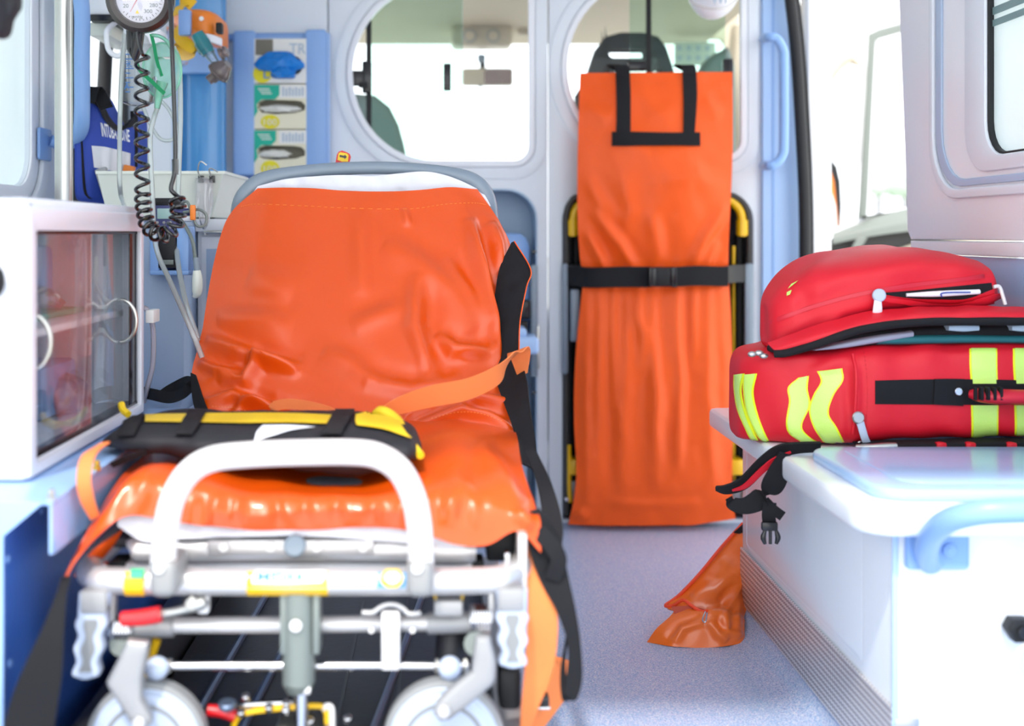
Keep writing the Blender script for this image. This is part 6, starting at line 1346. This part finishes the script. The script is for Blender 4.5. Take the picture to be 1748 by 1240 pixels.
# its shoulder strap hanging over the bench edge
t = thing('shoulder_strap', 'black shoulder strap with red lining and plastic buckle, hanging over the bench edge', 'strap', P(1310, 900, 2.1))
ribbon('padded_strap', [P(1400, 763, 2.10), P(1360, 765, 2.10), P(1330, 772, 2.11), P(1300, 795, 2.13), P(1268, 826, 2.15), P(1240, 836, 2.16), P(1222, 834, 2.17)], [0.02, 0.022, 0.026, 0.026, 0.024, 0.018, 0.008], M['black'], t, wd=(0.2, -0.5, 1), thick=0.006)
ribbon('red_lining', [P(1350, 772, 2.095), P(1322, 786, 2.105), P(1298, 806, 2.12), P(1272, 830, 2.14), P(1250, 838, 2.15)], [0.003, 0.010, 0.011, 0.009, 0.003], M['red'], t, wd=(0.2, -0.5, 1), thick=0.003)
ribbon('lower_strap', [P(1340, 774, 2.09), P(1332, 800, 2.09), P(1318, 830, 2.09), P(1298, 852, 2.095), P(1272, 864, 2.10), P(1250, 860, 2.105), P(1244, 850, 2.11)], [0.02, 0.036, 0.042, 0.038, 0.030, 0.024, 0.016], M['black'], t, wd=[(1, 0, 0), (1, 0, 0.1), (0.9, 0, 0.5), (0.6, 0, 0.9), (0.2, 0, 1), (0, 0, 1), (0, 0, 1)])
ribbon('short_tab', [P(1305, 855, 2.085), P(1320, 870, 2.085), P(1336, 882, 2.085)], 0.018, M['black'], t, wd=(0.7, 0, 0.7))
ribbon('buckle_webbing', [P(1314, 858, 2.083), P(1312, 880, 2.083), P(1314, 896, 2.083)], 0.024, M['black'], t, wd=(1, 0, 0))
bb = pbox('buckle', 1301, 1329, 892, 908, 2.072, 2.084, M['blackgloss'], t, bev=0.004)
for q in (1306, 1325): tube('buckle_prong', pline([(q, 906), (q+(-3 if q < 1315 else 3), 918), (q, 929)], 2.078), [0.003, 0.005, 0.003], M['blackgloss'], bb, seg=8)
tube('buckle_prong', pline([(1315, 906), (1315, 929)], 2.078), 0.003, M['blackgloss'], bb, sm=0, seg=8)

# ------------------------------------------------------------------ orange pouch leaning at the bench foot
t = thing('orange_pouch', 'orange vinyl pouch with open zip, slumped on the floor at the bench end', 'pouch', P(1200, 1105, 2.45))
pr = [[(1262, 896, 2.66), (1268, 895, 2.66), (1276, 893, 2.66), (1300, 885, 2.66), (1330, 880, 2.66)],
      [(1226, 938, 2.62), (1240, 940, 2.61), (1262, 945, 2.61), (1290, 950, 2.61), (1320, 950, 2.62)],
      [(1190, 982, 2.57), (1214, 990, 2.555), (1240, 996, 2.56), (1262, 1000, 2.58), (1292, 1004, 2.60)],
      [(1140, 1034, 2.49), (1176, 1030, 2.475), (1206, 1040, 2.47), (1240, 1044, 2.50), (1272, 1048, 2.52)],
      [(1150, 1046, 2.46), (1178, 1046, 2.44), (1206, 1046, 2.43), (1240, 1052, 2.44), (1272, 1060, 2.475)],
      [(1122, 1072, 2.44), (1150, 1078, 2.425), (1200, 1076, 2.415), (1240, 1076, 2.425), (1272, 1084, 2.455)],
      [(1104, 1097, 2.44), (1146, 1104, 2.41), (1196, 1107, 2.404), (1240, 1104, 2.41), (1272, 1098, 2.432)]]
pf = [([(1206, 1046), (1240, 1044), (1256, 1010), (1272, 970)], 10, 0.010), ([(1210, 1060), (1224, 1082), (1240, 1096)], 8, 0.010), ([(1234, 1050), (1240, 1078), (1262, 1090)], 8, 0.010), ([(1150, 1098), (1166, 1074), (1200, 1062)], 7, 0.008), ([(1262, 1020), (1256, 1060), (1264, 1095)], 9, 0.007), ([(1180, 1020), (1220, 1010), (1260, 985)], 14, 0.006), ([(1228, 952), (1240, 980), (1250, 1000)], 16, 0.005)]
sheet('front_panel', pr, 120, 96, M['orange3'], t, folds=pf, wob=(70, 0.0015, 5), thick=0.003)
sheet('back_panel', [[(a+4, b, d+0.05) for a, b, d in r] for r in pr], 40, 30, M['orange3'], t, thick=0.003)
sheet('opening', [[(1146, 1036, 2.46), (1180, 1034, 2.455), (1208, 1042, 2.45)], [(1152, 1050, 2.452), (1180, 1056, 2.442), (1208, 1048, 2.435)]], 8, 16, mat('pouch_inside', (180, 60, 30), 0.6), t, thick=0.001)
tube('red_piping', [P(1268, 894, 2.655), P(1232, 934, 2.612), P(1196, 978, 2.565), P(1160, 1016, 2.52), P(1136, 1034, 2.488), P(1150, 1034, 2.475), P(1166, 1025, 2.462), P(1180, 1034, 2.45), P(1196, 1044, 2.44), P(1208, 1044, 2.43)], 0.0036, M['piping'], t, seg=8)
tube('zip_puller', pline([(1204, 1044), (1199, 1058), (1204, 1062), (1207, 1046)], 2.405), 0.0015, M['chrome'], t, seg=6)
sheet('black_corner', [[(1252, 910, 2.63), (1272, 892, 2.63)], [(1262, 912, 2.63), (1278, 906, 2.63)]], 4, 4, M['black'], t, thick=0.002)
